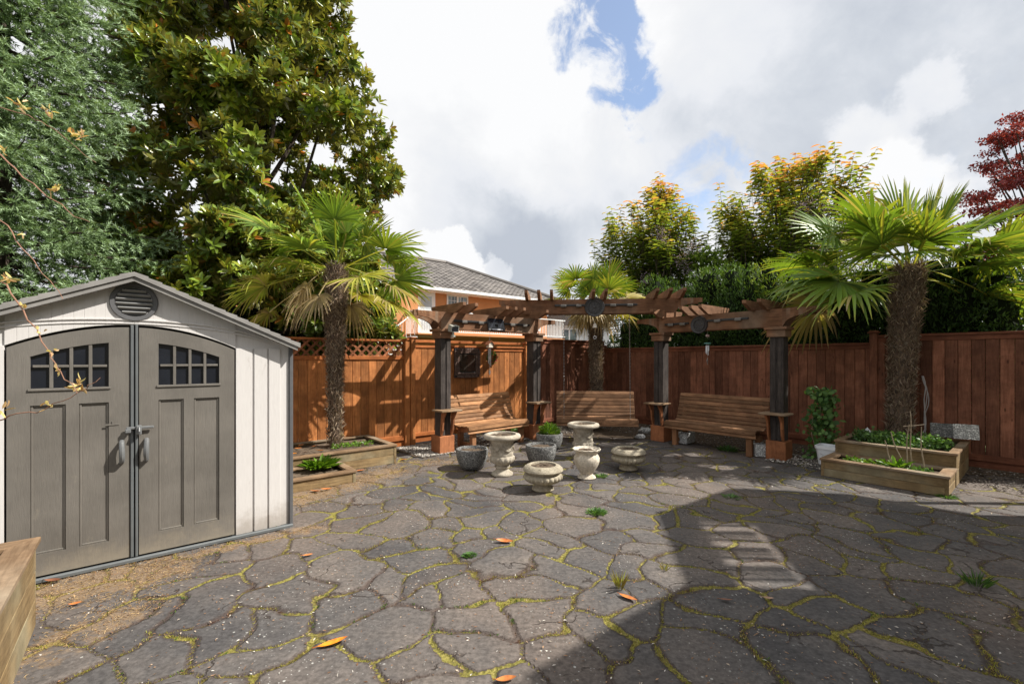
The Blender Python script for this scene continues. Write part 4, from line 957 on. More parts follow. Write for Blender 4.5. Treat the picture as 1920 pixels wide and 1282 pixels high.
# ------------------------------------------------------------------ palms
def palm(label, xy, z0, zc, lean, r0, r1, R, nf, seed, dead=.25, petl=.75, extra=(), skirt=.15, shy=.0):
    rr = np.random.default_rng(seed); t = thing('palm_tree', label, 'palm', (xy[0], xy[1], z0), 0)
    top = np.array([lean[0], lean[1], zc-z0]); H = top[2]
    cen = lambda f: np.array([lean[0]*f**1.6, lean[1]*f**1.6, H*f])
    rad = lambda f: r0 + (r1-r0)*np.clip((f-.35)/.5, 0, 1)**1.2 - .25*r1*max(0, f-.93)/.07
    m = MB(); m.tube([cen(f) for f in np.linspace(0, 1, 22)], [rad(f)*(.92+.06*math.sin(i*2.1)) for i, f in enumerate(np.linspace(0, 1, 22))], 14)
    tr = m.build('trunk', M['trunk_core'], t, True)
    n = int(6500*H/2.8)     # fibre flakes and old leaf bases
    f = rr.random(n)**.8; q = rr.uniform(0, 2*PI, n); ra = np.array([rad(a) for a in f])
    C = np.stack([cen(a) for a in f]); out = np.stack([np.cos(q), np.sin(q), np.zeros(n)], 1)
    P = C + out*(ra*rr.uniform(.82, 1.02, n))[:, None]
    tang = np.stack([-np.sin(q), np.cos(q), np.zeros(n)], 1)
    D = norm(np.array([0, 0, 1.])*rr.choice([1., -1.], n, p=[.65, .35])[:, None]*rr.uniform(.3, 1, n)[:, None] + out*rr.uniform(.05, .8, n)[:, None] + tang*rr.normal(0, .55, n)[:, None])
    leaves('fibre', M['fibre'], tr, P, D, out + .6*tang*rr.normal(size=(n, 1)), rr.uniform(.04, .14, n)*(.7+r1*1.6), rr.uniform(.002, .010, n), T_SM)
    nb = int(190*H/2.8); k = np.arange(nb); f = (k+.5)/nb; q = k*2.39996; out = np.stack([np.cos(q), np.sin(q), 0*q], 1); ra = np.array([rad(a) for a in f])
    P = np.stack([cen(a) for a in f]) + out*(ra*.93)[:, None]
    D = norm(np.array([0, 0, 1.]) + .42*out + .15*rdir(nb)); tag(leaves('leaf_base', M['trunk_scale'], tr, P, D, out, rr.uniform(.06, .11, nb)*(.8+r1), .022+.04*r1, T_BIG), kind='stuff')
    VV, TT, tint = [], [], []; nv = 0
    def frond(az, el, pl, Rf, droop, dd, roll=0., spread=1.9, nseg=30):
        nonlocal nv
        pl = pl*(1-shy*max(0., -math.sin(az))*max(0., math.cos(el))); Rf = Rf*(1-.5*shy*max(0., -math.sin(az)))
        o = np.array([math.cos(az), math.sin(az), 0]); up = np.array([0, 0, 1.])
        d0 = math.cos(el)*o + math.sin(el)*up
        base = top + np.array([0, 0, rr.uniform(-.22, .05)])
        # petiole, sagging
        pts = []
        for i in range(6):
            s = i/5; pts.append(base + d0*pl*s - up*droop*.22*pl*s*s)
        d = norm((pts[-1]-pts[-2])[None])[0]; s_ = np.cross(d, up); s_ = s_/(np.linalg.norm(s_)+1e-6)
        if roll: s_ = math.cos(roll)*s_ + math.sin(roll)*np.cross(d, s_)
        n_ = np.cross(s_, d)
        w = .013
        for i in range(6):
            for a, b_ in ((-w, 0), (0, w*.8), (w, 0)): VV.append(pts[i]+s_*a+n_*b_); tint.append(.35+dd*.6)
        for i in range(5):
            for a in range(2):
                q0 = nv+i*3+a; TT.append((q0, q0+1, q0+4)); TT.append((q0, q0+4, q0+3))
        nv += 18
        Qp = pts[-1]
        for k in range(nseg):
            th = -spread+2*spread*k/(nseg-1); L = Rf*(1-.30*(abs(th)/spread)**2)*rr.uniform(.93, 1.04)
            e = math.cos(th)*d+math.sin(th)*s_; c = np.cross(n_, e); tw = rr.uniform(-.3, .3)
            hw = Rf*spread/(nseg-1)*.44
            tipdroop = droop*(.10+.30*rr.random()); tt = dd if rr.random() > .08 else min(1, dd+.3)
            bend = rr.random() < .07+.3*dd
            for r_, wf in ((.04, .10), (.36, .95), (.62, .85), (.84, .5), (1., .05)):
                sag = tipdroop*max(0, r_-.25)**2*1.6 + (.9*max(0, r_-.72) if bend else 0)
                p = Qp + e*L*r_*(1-.10*sag) + n_*L*(.16*r_-.05*r_*r_) - up*L*sag
                cc = c*math.cos(tw*r_)+n_*math.sin(tw*r_); ww = hw*wf*min(1.25, .45+r_*1.3) if r_ > .1 else .006
                VV.extend((p-cc*ww, p-n_*ww*.55, p+cc*ww)); x = tt+(.30*max(0, r_-.80)/.2)+.04*rr.normal()
                tint.extend((x, x, x))
            for i in range(4):
                for a in range(2):
                    q0 = nv+i*3+a; TT.append((q0, q0+1, q0+4)); TT.append((q0, q0+4, q0+3))
            nv += 15
    for i in range(nf):
        f = i/(nf-1); az = i*2.39996+seed; el = math.radians(84-94*f**.8+rr.uniform(-8, 8))
        if shy and math.sin(az) < -.3 and el < .12: continue
        dd = .22+.20*rr.random() if f < 1-dead else .55+.3*rr.random()
        frond(az, el, petl*rr.uniform(.7, 1.2)*(.6+.6*min(1, f*2.2)), R*rr.uniform(.85, 1.08), .15+.75*f, dd, rr.uniform(-.9, .9), rr.uniform(1.6, 2.1), 29)
    for e_ in extra: frond(*e_)
    for i in range(int(nf*skirt)):   # dead skirt
        az = rr.uniform(0, 2*PI); frond(az, math.radians(rr.uniform(-45, -15)), petl*.55, R*.72, 1.6, .92, rr.uniform(-.8, .8), 1.7, 20)
    np_mesh('crown', np.array(VV), np.array(TT), M['palm'], t, {'tint': np.array(tint)})
    return t
palm('green fan palm with thick shaggy trunk in the right raised planter', PR, .36, 3.02, (.10, -.05),   .140, .185, .90, 27, 3, .0, 1.0, extra=((3.35, -.12, 1.15, .85, .9, .35), (2.85, .12, 1.2, .85, .7, .25), (2.6, .45, 1.1, .8, .5, .2), (.15, .02, 1.2, .85, .8, .25), (-.2, .35, 1.1, .85, .6, .2), (3.5, .55, 1.0, .8, .5, .3), (-.1, -.2, 1.15, .85, 1.0, .35), (-.55, .25, 1.0, .85, .7, .2), (.0, .6, 1.0, .9, .4, .2), (3.9, .2, .95, .8, .9, .3), (-1.1, .5, .9, .8, .8, .25), (1.2, .2, 1.1, .85, .8, .3)), skirt=0, shy=.45)
palm('fan palm with straw-tipped drooping fronds in the left planter before the lattice fence', (-2.76, 6.98), .24, 3.05, (.02, .0), .085, .150, .66, 20, 11, .25, .80, extra=((3.1, .05, .95, .62, .7, .7), (3.4, -.45, 1.05, .6, 1.0, .62), (2.8, .3, .8, .6, .6, .55), (-.1, -.25, .85, .62, .9, .6), (.2, .25, .8, .62, .5, .25), (4.0, .35, .6, .6, .8, .4)), skirt=.2)
palm('dark fan palm in the shaded fence corner behind the swing', (2.02, 10.7), 0, 3.02, (-.05, 0), .12, .15, .62, 20, 5, .35, .62, skirt=.5)

# ------------------------------------------------------------------ broadleaf trees
def lobes_points(lob, n, rr, shell=.55):
    """random points near the surface of ellipsoid lobes [(x,y,z,rx,ry,rz)]"""
    L = np.array(lob); w = (L[:, 3]*L[:, 4]+L[:, 4]*L[:, 5]+L[:, 3]*L[:, 5]); k = rr.choice(len(L), n, p=w/w.sum())
    d = rr.normal(size=(n, 3)); d /= np.linalg.norm(d, axis=1, keepdims=True); r = shell+(1-shell)*rr.random(n)**.6
    return L[k, :3] + d*r[:, None]*L[k, 3:6], d, r
def limbs(t, base, targets, r0, rr, m='bark', name='trunk', bend=.25, tmin=.25):
    mb = MB(); base = np.array(base, float); top = max(targets, key=lambda p: p[2]); top = np.array(top, float)
    spine = [base+(top-base)*f + np.array([bend*math.sin(3*f), bend*.5*math.sin(4.3*f+1), 0])*f*(1-f) for f in np.linspace(0, 1, 12)]
    mb.tube(spine, [r0*(1-.85*f)*(1.25 if f == 0 else 1) for f in np.linspace(0, 1, 12)], 10)
    tr = mb.build(name, M[m], t, True); mb = MB()
    for p in targets:
        p = np.array(p, float); f = min(.92, max(tmin, (p[2]-base[2])/(top[2]-base[2])*rr.uniform(.55, .8))); i = f*11; a = spine[int(i)]
        mid = (a+p)/2+np.array([0, 0, -.12*np.linalg.norm(p-a)])+.1*rr.normal(size=3)
        pts = [a*(1-s)**2+2*mid*s*(1-s)+p*s*s for s in np.linspace(0, 1, 8)]
        mb.tube(pts, [r0*.38*(1-f*.6)*(1-.85*s)+.006 for s in np.linspace(0, 1, 8)], 6)
    mb.build('limb', M[m], tr, True); return tr

# magnolia: silhouette by height from the photograph, built as a solid crown of lobes
def env(prof, Yc, z):
    zs = [p[0] for p in prof]; a = np.interp(z, zs, [p[1] for p in prof]); b = np.interp(z, zs, [p[2] for p in prof]); return (a+b)/2, (b-a)/2
def crown_from_profile(t, prof, Yc, depth, seed, ntips, per, leafL, leafW, mt, T, nl=90, lr=(.45, .8), tintf=None, up=.35, droop=.0, name='crown'):
    rr = np.random.default_rng(seed); z0, z1 = prof[0][0], prof[-1][0]; lob = []
    while len(lob) < nl:
        z = rr.uniform(z0, z1); cx, hw = env(prof, Yc, z)
        if rr.random() > hw/max((p[2]-p[1])/2 for p in prof): continue
        q = rr.uniform(0, 2*PI); k = 1 if rr.random() < .72 else rr.uniform(.1, .8); r = rr.uniform(*lr)
        x = cx+max(.05, hw-r*.85)*k*math.cos(q); y = Yc+max(.05, min(hw, depth)-r*.85)*k*math.sin(q)
        lob.append((x, y, z, r*1.15, r*1.15, r*.62))
    P, d, r = lobes_points(lob, ntips, rr); n = ntips
    axis = norm(d + np.array([0, 0, up]) + .5*rr.normal(size=(n, 3)))
    a = norm(np.cross(axis, rr.normal(size=(n, 3)))); b = np.cross(axis, a)
    PP, DD, NN, TI = [], [], [], []
    tt = rr.random(n)
    for k in range(per):
        q = k*2.39996+rr.uniform(-.2, .2, n); sp = .55+.75*k/per
        D = norm(axis*(np.cos(sp))[None] if False else axis*math.cos(sp) + (a*np.cos(q)[:, None]+b*np.sin(q)[:, None])*math.sin(sp) + np.array([0, 0, -droop]))
        PP.append(P - axis*leafL*.35*k/per); DD.append(D); NN.append(axis+.15*rr.normal(size=(n, 3)))
        TI.append(tintf(P, r, tt, k/per, rr) if tintf else tt)
    P, D, N, TI = map(np.concatenate, (PP, DD, NN, TI)); m = len(P)
    leaves(name, mt, t, P, D, N, leafL*rr.uniform(.7, 1.15, m), leafW*rr.uniform(.75, 1.15, m), T, np.clip(TI, 0, 1))
    return lob
Ym = 9.6; zz = lambda py, Y: CH+(HY-py)*Y/F; xx = lambda px, Y: (px-960)*Y/F
mp = [(zz(py, Ym), xx(a, Ym), xx(b, Ym)) for py, a, b in ((690, 420, 640), (640, 300, 700), (560, 260, 735), (470, 250, 700), (400, 255, 690), (345, 250, 705), (310, 245, 752), (270, 262, 742), (215, 265, 712), (150, 290, 690), (110, 285, 650), (50, 285, 652), (0, 285, 648), (-60, 260, 640), (-150, 330, 600), (-230, 420, 520))]
t = thing('magnolia_tree', 'tall glossy-leaved magnolia behind the lattice fence', 'tree', (0, 0, 0))
def mt(P, r, tt, k, rr): return .30+.55*(tt-.4)+.55*(r-.75)+.25*(tt > .90)*(k < .4)+.1*vnoise(P[:, 0]+20, P[:, 2]+20, .9, 3)+.35*(rr.random(len(tt)) > .987)  # leaves deeper in the lobes darkened: crown shade put into the tint
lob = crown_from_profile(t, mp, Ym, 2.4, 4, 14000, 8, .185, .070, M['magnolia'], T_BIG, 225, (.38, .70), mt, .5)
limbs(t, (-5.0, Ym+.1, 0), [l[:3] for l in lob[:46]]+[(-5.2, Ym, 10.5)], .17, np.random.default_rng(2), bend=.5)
tr2 = thing('magnolia_shrub', 'lower bushy magnolia growth right of the left palm trunk', 'shrub', (0, 0, 0))
sp_ = [(zz(py, 8.9), xx(a, 8.9), xx(b, 8.9)) for py, a, b in ((660, 640, 745), (610, 640, 742), (570, 645, 715), (520, 650, 700))]
lob = crown_from_profile(tr2, sp_, 8.9, .6, 9, 420, 8, .17, .062, M['magnolia'], T_BIG, 22, (.2, .34), mt, .3)
limbs(tr2, (-2.75, 8.9, 0), [l[:3] for l in lob[:8]], .05, np.random.default_rng(2))

# spruce
t = thing('spruce_tree', 'large blue-green spruce at the left edge behind the shed', 'tree', (-7.6, 6.5, 0))
MB().tube([(0, 0, 0), (.05, 0, 5), (0, .1, 10), (0, .05, 14)], [.26, .2, .12, .03], 12).build('trunk', M['bark'], t, True)
rr = np.random.default_rng(12); SP, SD = [], []
mb = MB()
for i in range(380):
    z = .5+12.6*(i/380)**.95; az = i*2.39996+rr.uniform(-.3, .3); Lb = (2.15-.07*z+ (.25 if rr.random() < .25 else 0))*rr.uniform(.8, 1.08)
    if math.sin(az) > .75 and rr.random() < .5: continue
    o = np.array([math.cos(az), math.sin(az), 0]); s = np.array([-o[1], o[0], 0]); pts = []
    for f in np.linspace(0, 1, 9): pts.append(np.array([0, 0, z]) + o*Lb*f + np.array([0, 0, 1.])*(-.42*f+.28*f*f)*Lb)
    mb.tube(pts, [.035*(1-.85*f) for f in np.linspace(0, 1, 9)], 5)
    nb = int(Lb*17)
    for k in range(nb):
        f = .22+.78*(k+rr.random())/nb; j = f*8; p = pts[int(min(7, j))]+(pts[min(8, int(j)+1)]-pts[int(min(7, j))])*(j-int(j))
        side = 1 if k % 2 else -1; ln = .72*(1.12-f)*Lb*.50+.12
        d = norm((o*.75+s*side*rr.uniform(.4, .95)+np.array([0, 0, rr.uniform(-1.0, .15)]))[None])[0]
        ns = max(1, int(ln/.12))
        for q in range(ns):
            a = p + d*ln*(q+.3)/ns + np.array([0, 0, -.06*(q/ns)**2]); dd = norm((d + .55*rr.normal(size=3) + np.array([0, 0, .12]))[None])[0]
            SP.append(a); SD.append(dd)
mb.build('limb', M['bark'], t, True)
SP = np.array(SP); SD = np.array(SD); n = len(SP); per = 20
print('spruce shoots', n)
if n > 36000:
    k = rr.choice(n, 36000, False); SP, SD = SP[k], SD[k]; n = 36000
a = norm(np.cross(SD, rr.normal(size=(n, 3)))); b = np.cross(SD, a); PP, DD, TI, LL = [], [], [], []
base = .12+.25*rr.random(n)+.45*(np.hypot(SP[:, 0], SP[:, 1])/np.maximum(.6, 2.15-.07*SP[:, 2])-.6)  # paler new growth outward; inner shade also darkened into the tint
for k in range(per):
    f = k/per; q = k*2.4+rr.uniform(0, .6, n); rad = a*np.cos(q)[:, None]+b*np.sin(q)[:, None]
    PP.append(SP+SD*(.13*f)[:, None] if hasattr(f, 'shape') else SP+SD*.19*f); DD.append(norm(rad*.8+SD*1.0+np.array([0, 0, .15]))); TI.append(base+.45*f*f); LL.append(np.full(n, .066))
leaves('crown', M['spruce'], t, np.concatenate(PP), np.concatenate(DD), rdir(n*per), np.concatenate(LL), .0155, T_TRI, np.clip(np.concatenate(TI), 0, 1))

def cherry(label, xy, prof_px, seed, ntips, base_r=.12, lil=.0):
    Y = xy[1]; prof = [(zz(py, Y), xx(a, Y), xx(b, Y)) for py, a, b in prof_px]
    t = thing('cherry_tree', label, 'tree', (0, 0, 0)); rr = np.random.default_rng(seed)
    z0, z1 = prof[0][0], prof[-1][0]; shoots = []
    # upright shoots filling the profile
    tips = []
    PP, DD, TI = [], [], []
    nl_ = int(ntips/26); leaders = []; b0 = np.array([env(prof, Y, z0)[0], Y, z0-.6])
    for i in range(nl_):
        z = z0+(z1-z0)*(.30+.70*(i+.5)/nl_)**.8; cx, hw = env(prof, Y, z); q = i*2.4; k = rr.uniform(.75, 1.05)*(.35 if z > z1-.5 else 1)
        leaders.append(np.array([cx+hw*k*math.cos(q), Y+min(hw, 1.8)*k*math.sin(q), z]))
    for i in range(ntips):
        tp = leaders[i % nl_]; f = rr.random()**.66; p = b0+(tp-b0)*f; p[2] = b0[2]+(tp[2]-b0[2])*f**1.2; p += rr.normal(size=3)*[.42, .42, .18]*(1.25-f*.9); k = f
        d = norm(((tp-b0)*[.35, .35, .6]/np.linalg.norm(tp-b0)+np.array([0, 0, .5])+.22*rr.normal(size=3))[None])[0]; z = p[2]
        l = rr.uniform(.35, .7); tips.append((p, p+d*l)); nl = 15
        for j in range(nl):
            f = j/(nl-1); a = p+d*l*f; az = j*2.4+rr.random(); o = np.array([math.cos(az), math.sin(az), 0])
            PP.append(a); DD.append(o*1.0+d*.35+np.array([0, 0, -.35])); h = (z-z0)/(z1-z0)
            TI.append(.10+.32*max(0, h)**1.5+.40*f*f*(.35+.65*max(0, h))+.10*k+.1*rr.normal())
    m = len(PP); leaves('crown', M['cherry'], t, np.array(PP), np.array(DD), np.tile([0, 0, 1.], (m, 1))+.4*rdir(m), rr.uniform(.15, .23, m), rr.uniform(.065, .095, m), T_BIG, np.clip(np.array(TI), 0, 1))
    tr = limbs(t, (xy[0], Y, 0), leaders+[np.array([xy[0], Y, z1-.5])], base_r, rr, bend=.2, tmin=.15)
    mb = MB()
    for a, b_ in tips: mb.tube([a-(b_-a)*.7, a, b_], [.007, .005, .002], 4)
    mb.build('twig', M['bark'], tr)
    if lil:
        n = int(lil); c = []
        for i in range(n//160):
            z = z0+(z1-z0)*rr.uniform(.1, .6); cx, hw = env(prof, Y, z); c.append((cx+hw*rr.uniform(-.5, .7), Y-min(hw, 1.8)*.95, z))
        c = np.array(c); k = rr.integers(0, len(c), n); P = c[k]+rr.normal(size=(n, 3))*[.12, .08, .12]
        leaves('blossom', M['lilac'], t, P, rdir(n), rdir(n), .035, .03, T_SM)
cherry('smaller bronze-tipped tree behind the hedge, left of the larger one', (4.35, 13.6), ((600, 1180, 1260), (560, 1140, 1275), (500, 1130, 1290), (440, 1130, 1296), (400, 1140, 1290), (380, 1190, 1285), (355, 1225, 1255)), 21, 760, .07, 1500)
cherry('larger bronze-tipped tree with lilac blossom behind the hedge', (6.9, 12.8), ((590, 1360, 1520), (540, 1345, 1580), (480, 1352, 1600), (420, 1352, 1605), (370, 1352, 1600), (335, 1358, 1585), (308, 1430, 1570)), 22, 1250, .10, 3600)
t = thing('cherry_shrub', 'low light green bush between the two bronze-tipped trees', 'shrub', (0, 0, 0)); 
pf = [(zz(py, 12.4), xx(a, 12.4), xx(b, 12.4)) for py, a, b in ((590, 1250, 1400), (530, 1262, 1395), (490, 1285, 1370), (470, 1300, 1350))]
M['bright'] = leafmat('bright', [(0, (.06, .12, .02)), (1, (.22, .32, .04))], rough=.5, trans=.4)
lob = crown_from_profile(t, pf, 12.4, .7, 31, 900, 6, .11, .05, M['bright'], T_SM, 26, (.25, .4))
limbs(t, (5.2, 12.4, 0), [l[:3] for l in lob[:8]], .05, np.random.default_rng(2))
# red maple
t = thing('red_maple', 'dark red-leaved maple at the right edge behind the palm', 'tree', (0, 0, 0)); Y = 13.
pf = [(zz(py, Y), xx(a, Y), xx(b, Y)) for py, a, b in ((470, 1850, 2150), (390, 1800, 2200), (355, 1825, 2220), (320, 1850, 2220), (280, 1842, 2200), (250, 1885, 2150), (200, 1930, 2100))]
rr = np.random.default_rng(8); lob = []
for i in range(150):
    z = rr.uniform(pf[0][0], pf[-1][0]); cx, hw = env(pf, Y, z); q = rr.uniform(0, 2*PI); k = rr.random()**.5; r = rr.uniform(.22, .42); lob.append((cx+hw*k*math.cos(q), Y+min(2.2, hw)*k*math.sin(q), z, r*1.5, r*1.3, r*.28))
P, d, r = lobes_points(lob, 30000, rr, .2); leaves('crown', M['maple'], t, P, rdir(30000, -.3), rdir(30000, 1.), rr.uniform(.07, .11, 30000), rr.uniform(.04, .065, 30000), T_SM)
limbs(t, (16.3, Y, 0), [l[:3] for l in lob[:80]]+[(16.3, Y, 8.3)], .16, rr)

# hedge of arborvitae behind the right fence
t = thing('hedge', 'tall clipped evergreen hedge behind the long red fence', 'hedge', loc3(K), AR)
rr = np.random.default_rng(15); lob = []; Lh = 8.6
htop = lambda s: np.interp(s, [0, .4, 1.2, 2.2, 3.2, 4.4, 5.2, 6.2, 7.2, 7.5], [2.0, 2.9, 3.3, 3.4, 3.5, 3.4, 3.3, 3.3, 2.9, 1.8])  # unseen right end lowered so the sun reaches the paving
s = -.9
while s < Lh:
    H = float(htop(s))*rr.uniform(.95, 1.05)
    for z in np.arange(.4, H-.1, .32):
        for y in (.50, 1.05):
            r = rr.uniform(.30, .42)*(1 if z < H-.7 else .8); lob.append((s+rr.normal()*.06, y+rr.normal()*.06, z, r, r, r*1.25))
    s += rr.uniform(.36, .46)
n = 150000; P, d, r = lobes_points(lob, n, rr, .8); k = (P[:, 1] > .07) & ((P[:, 1] < .9) | (P[:, 2] > 2.)); P, d, r = P[k], d[k], r[k]; n = len(P)
D = norm(d*.6+np.array([0, -.1, .9])+.5*rr.normal(size=(n, 3))); 
tint = .22+.15*rr.random(n)+.30*np.clip((P[:, 2]-2.4)/1.2, 0, 1)+.45*np.exp(-((P[:, 0]-4.6)/.8)**2)*np.clip((P[:, 2]-2.3)/.6, 0, 1)+.25*(vnoise(P[:, 0]+9, P[:, 2], 2.2, 77)-.5)  # sunlit top and bright stretch put into the leaf tint
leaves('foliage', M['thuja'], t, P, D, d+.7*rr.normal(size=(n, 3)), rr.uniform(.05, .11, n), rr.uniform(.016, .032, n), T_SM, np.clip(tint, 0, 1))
mb = MB()
for i in range(11): x = i*.8; mb.tube([(x, .75, 0), (x+.05, .78, 1.2), (x, .75, float(htop(x))-.5)], [.06, .045, .015], 7)
mb.build('trunk', M['bark'], t, True)
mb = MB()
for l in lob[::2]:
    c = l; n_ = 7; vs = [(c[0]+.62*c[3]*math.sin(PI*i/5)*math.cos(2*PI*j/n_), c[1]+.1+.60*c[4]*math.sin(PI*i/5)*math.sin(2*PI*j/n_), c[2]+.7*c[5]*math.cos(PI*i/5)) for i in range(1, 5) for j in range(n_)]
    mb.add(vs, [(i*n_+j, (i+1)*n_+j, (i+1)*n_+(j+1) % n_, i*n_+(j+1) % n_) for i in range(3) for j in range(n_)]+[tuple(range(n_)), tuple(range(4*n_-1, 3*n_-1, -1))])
mb.build('shade_core', plain('core_dark', (.012, .018, .008), .9, .1), t, True)  # near-black lumps added for the shade inside the hedge

t = thing('evergreen_tree', 'dark evergreen mass behind the right palm and garden fence', 'tree', (0, 0, 0))
M['ever'] = M['thuja']
lob = crown_from_profile(t, [(.3, 9.0, 22), (2.4, 9.2, 22), (3.4, 9.8, 21.5), (4.0, 11., 20)], 13.6, 1.5, 61, 5200, 7, .14, .05, M['thuja'], T_SM, 130, (.5, .8), lambda P, r, tt, k, rr: .12+.3*tt+.1*(r-.7))
limbs(t, (14, 13.6, 0), [l[:3] for l in lob[:30]], .1, np.random.default_rng(2))
# ------------------------------------------------------------------ small plants
def tuft(name, label, cat, xy, z, n, R, L, Wd, mt, up=.9, T=T_BIG, group=None, h=0., ry=None):
    t = thing(name, label, cat, (xy[0], xy[1], z), 0, group); q = rng.uniform(0, 2*PI, n); r = R*rng.random(n)**.6
    P = np.stack([r*np.cos(q)*.6, r*np.sin(q)*.6*(ry or 1), rng.random(n)*h*(1-(r/R)**2*.6)], 1); D = np.stack([np.cos(q)*(.2+r/R), np.sin(q)*(.2+r/R), np.full(n, up)], 1)+.3*rdir(n)
    leaves('foliage', mt, t, P, D, np.stack([-np.cos(q)*.9, -np.sin(q)*.9, np.full(n, .8)], 1)+.25*rdir(n), L*rng.uniform(.6, 1.15, n), Wd*rng.uniform(.7, 1.2, n), T); return t
hx = G(600, 872, .16); tuft('hosta', 'bright green leafy clump in the low planter beside the shed', 'plant', (hx[0], hx[1]), .12, 210, .20, .20, .055, M['hosta'], .75)
def ground_cover(label, cx, cy, ax, hx_, hy_, z, n, L, Wd, mt, h):
    t = thing('ground_cover', label, 'plant', (cx, cy, z), ax); P = np.stack([rng.uniform(-hx_, hx_, n), rng.uniform(-hy_, hy_, n), rng.random(n)*h], 1)
    P[:, 2] *= .4+1.0*vnoise(P[:, 0]+5, P[:, 1]+5, 5, 41); k = ((P[:, 0]/hx_)**2+(P[:, 1]/hy_)**2+.5*(vnoise(P[:, 0]+3, P[:, 1]+3, 7, 42)-.5)) < 1; P = P[k]; n = len(P)
    leaves('foliage', mt, t, P, rdir(n, .3), rdir(n, 1.4), L*rng.uniform(.6, 1.2, n), Wd*rng.uniform(.7, 1.2, n), T_SM); return t
M['cover'] = leafmat('cover', [(0, (.05, .13, .035)), (1, (.15, .27, .07))], rough=.5, trans=.3)
c = Q+.63*U-.625*V+.55*U; ground_cover('lush green ground cover around the right palm base', c[0], c[1], AR, .55, .42, .37, 3200, .055, .035, M['cover'], .16)
c = Q-.62*V+.28*U; ground_cover('low pale green seedlings along the lower right planter', c[0], c[1], AR, .48, .13, .19, 420, .05, .03, M['hosta'], .07)
c = C1-.45*U-.72*V*0+.55*np.array([-.639, .769]); ground_cover('small bright weeds at the right end of the left planter', c[0], c[1], AL, .34, .16, .24, 420, .045, .022, M['hosta'], .05)
c = Q-.50*V+.24*U; tuft('seedling', 'upright broad-leaved seedling in the middle of the lower right planter', 'plant', c, .2, 26, .09, .17, .045, M['hosta'], 1.1)
tuft('seedling', 'small green seedling at the right end of the lower right planter', 'plant', Q-.26*V+.2*U, .2, 40, .11, .08, .04, M['cover'], .7, T_SM)
t = tuft('potted_plant', 'bushy green plant growing in the rear granite pot', 'plant', (.655, 7.85), .27, 520, .26, .085, .022, M['hosta'], .8, T_SM, h=.17)
# ferns
def fern(label, xy, z, nf, L, mt='fern'):
    t = thing('fern', label, 'fern', (xy[0], xy[1], z)); PP, DD, NN, LL = [], [], [], []
    for i in range(nf):
        az = i*2.4+random.random(); el = random.uniform(.7, 1.2); ll = L*random.uniform(.7, 1.1)
        for f in np.linspace(.12, 1, 22):
            o = np.array([math.cos(az), math.sin(az), 0]); s = np.array([-o[1], o[0], 0]); p = o*ll*f*math.cos(el)*(1+f*.6)+np.array([0, 0, ll*(f*math.sin(el)-.75*f*f)])
            for sg in (-1, 1): PP.append(p); DD.append(s*sg+o*.35); NN.append(np.array([0, 0, 1.])+.3*o); LL.append(ll*.22*math.sin(PI*min(1, .12+f*.88))+.01)
    leaves('foliage', M[mt], t, np.array(PP), np.array(DD), np.array(NN), np.array(LL), .02, T_SM)
fern('fern clump at the right end of the sunlit bench', G(965, 812), 0, 14, .62)
fern('low fern leaning out beneath the right end of the sunlit bench', G(948, 828), 0, 9, .38)
fern('dark fern at the foot of the corner palm behind the swing', (1.72, 10.0), .1, 12, .62)
tuft('weed_clump', 'leafy green weed clump on gravel beneath the right bench', 'weed', G(1365, 845), 0, 120, .2, .11, .03, M['cover'], .7, T_SM)
# leafy climber behind the pail
t = thing('leafy_climber', 'tall leafy green climber against the red fence behind the pail', 'plant', (*G(1536, 862), 0)); n = 620
f = rng.random(n)**.75; P = np.stack([.03*np.sin(9*f)+.22*(1-f*.55)*rng.normal(size=n)*.7+.05, .10*rng.normal(size=n), 1.12*f], 1)
leaves('foliage', M['cover'], t, P, rdir(n), rdir(n, 1.)+np.array([-.2, -.8, 0]), rng.uniform(.05, .10, n), rng.uniform(.04, .08, n), T_BIG)
MB().tube([(0, 0, 0), (.04, 0, .5), (.0, 0, 1.1)], [.010, .008, .004]).tube([(0, 0, 0), (-.12, 0, .4), (-.1, 0, .7)], [.008, .006, .003]).build('stem', M['stick'], t)
# weeds on the patio
for px, py, R_, L_, lab, n in ((1118, 962, .13, .06, 'spreading green weed on the paving between the pots and the shadow', 260), (880, 1042, .07, .035, 'small round green weed in the middle of the paving', 170),
                             (1128, 894, .09, .06, 'small green weed beside the foot of the cream vase', 90), (868, 832, .12, .07, 'low weeds behind the tall left urn', 140),
                             (1372, 933, .12, .06, 'thin weed inside the far edge of the big shadow', 70), (1775, 932, .12, .05, 'weeds at the front corner of the stepped planter', 160), (515, 990, .06, .06, 'tiny weed at the front right corner of the shed', 60)):
    tuft('patio_weed', lab, 'weed', G(px, py), 0, n, R_, L_, .014, M['cover'], .5, T_SM)
tuft('grass_tuft', 'upright thin grass blades near the orange fallen leaf', 'grass tuft', G(1162, 1105), 0, 26, .035, .13, .0045, M['moss'], 2.4, T_SM)
tuft('grass_tuft', 'pale thin grass tuft in the right shadow', 'grass tuft', G(1832, 1098), 0, 60, .09, .11, .005, M['cover'], 1.4, T_SM)
tuft('grass_tuft', 'small grass tuft behind the grass by the orange leaf', 'grass tuft', G(1245, 1070), 0, 18, .03, .07, .004, M['moss'], 2., T_SM)

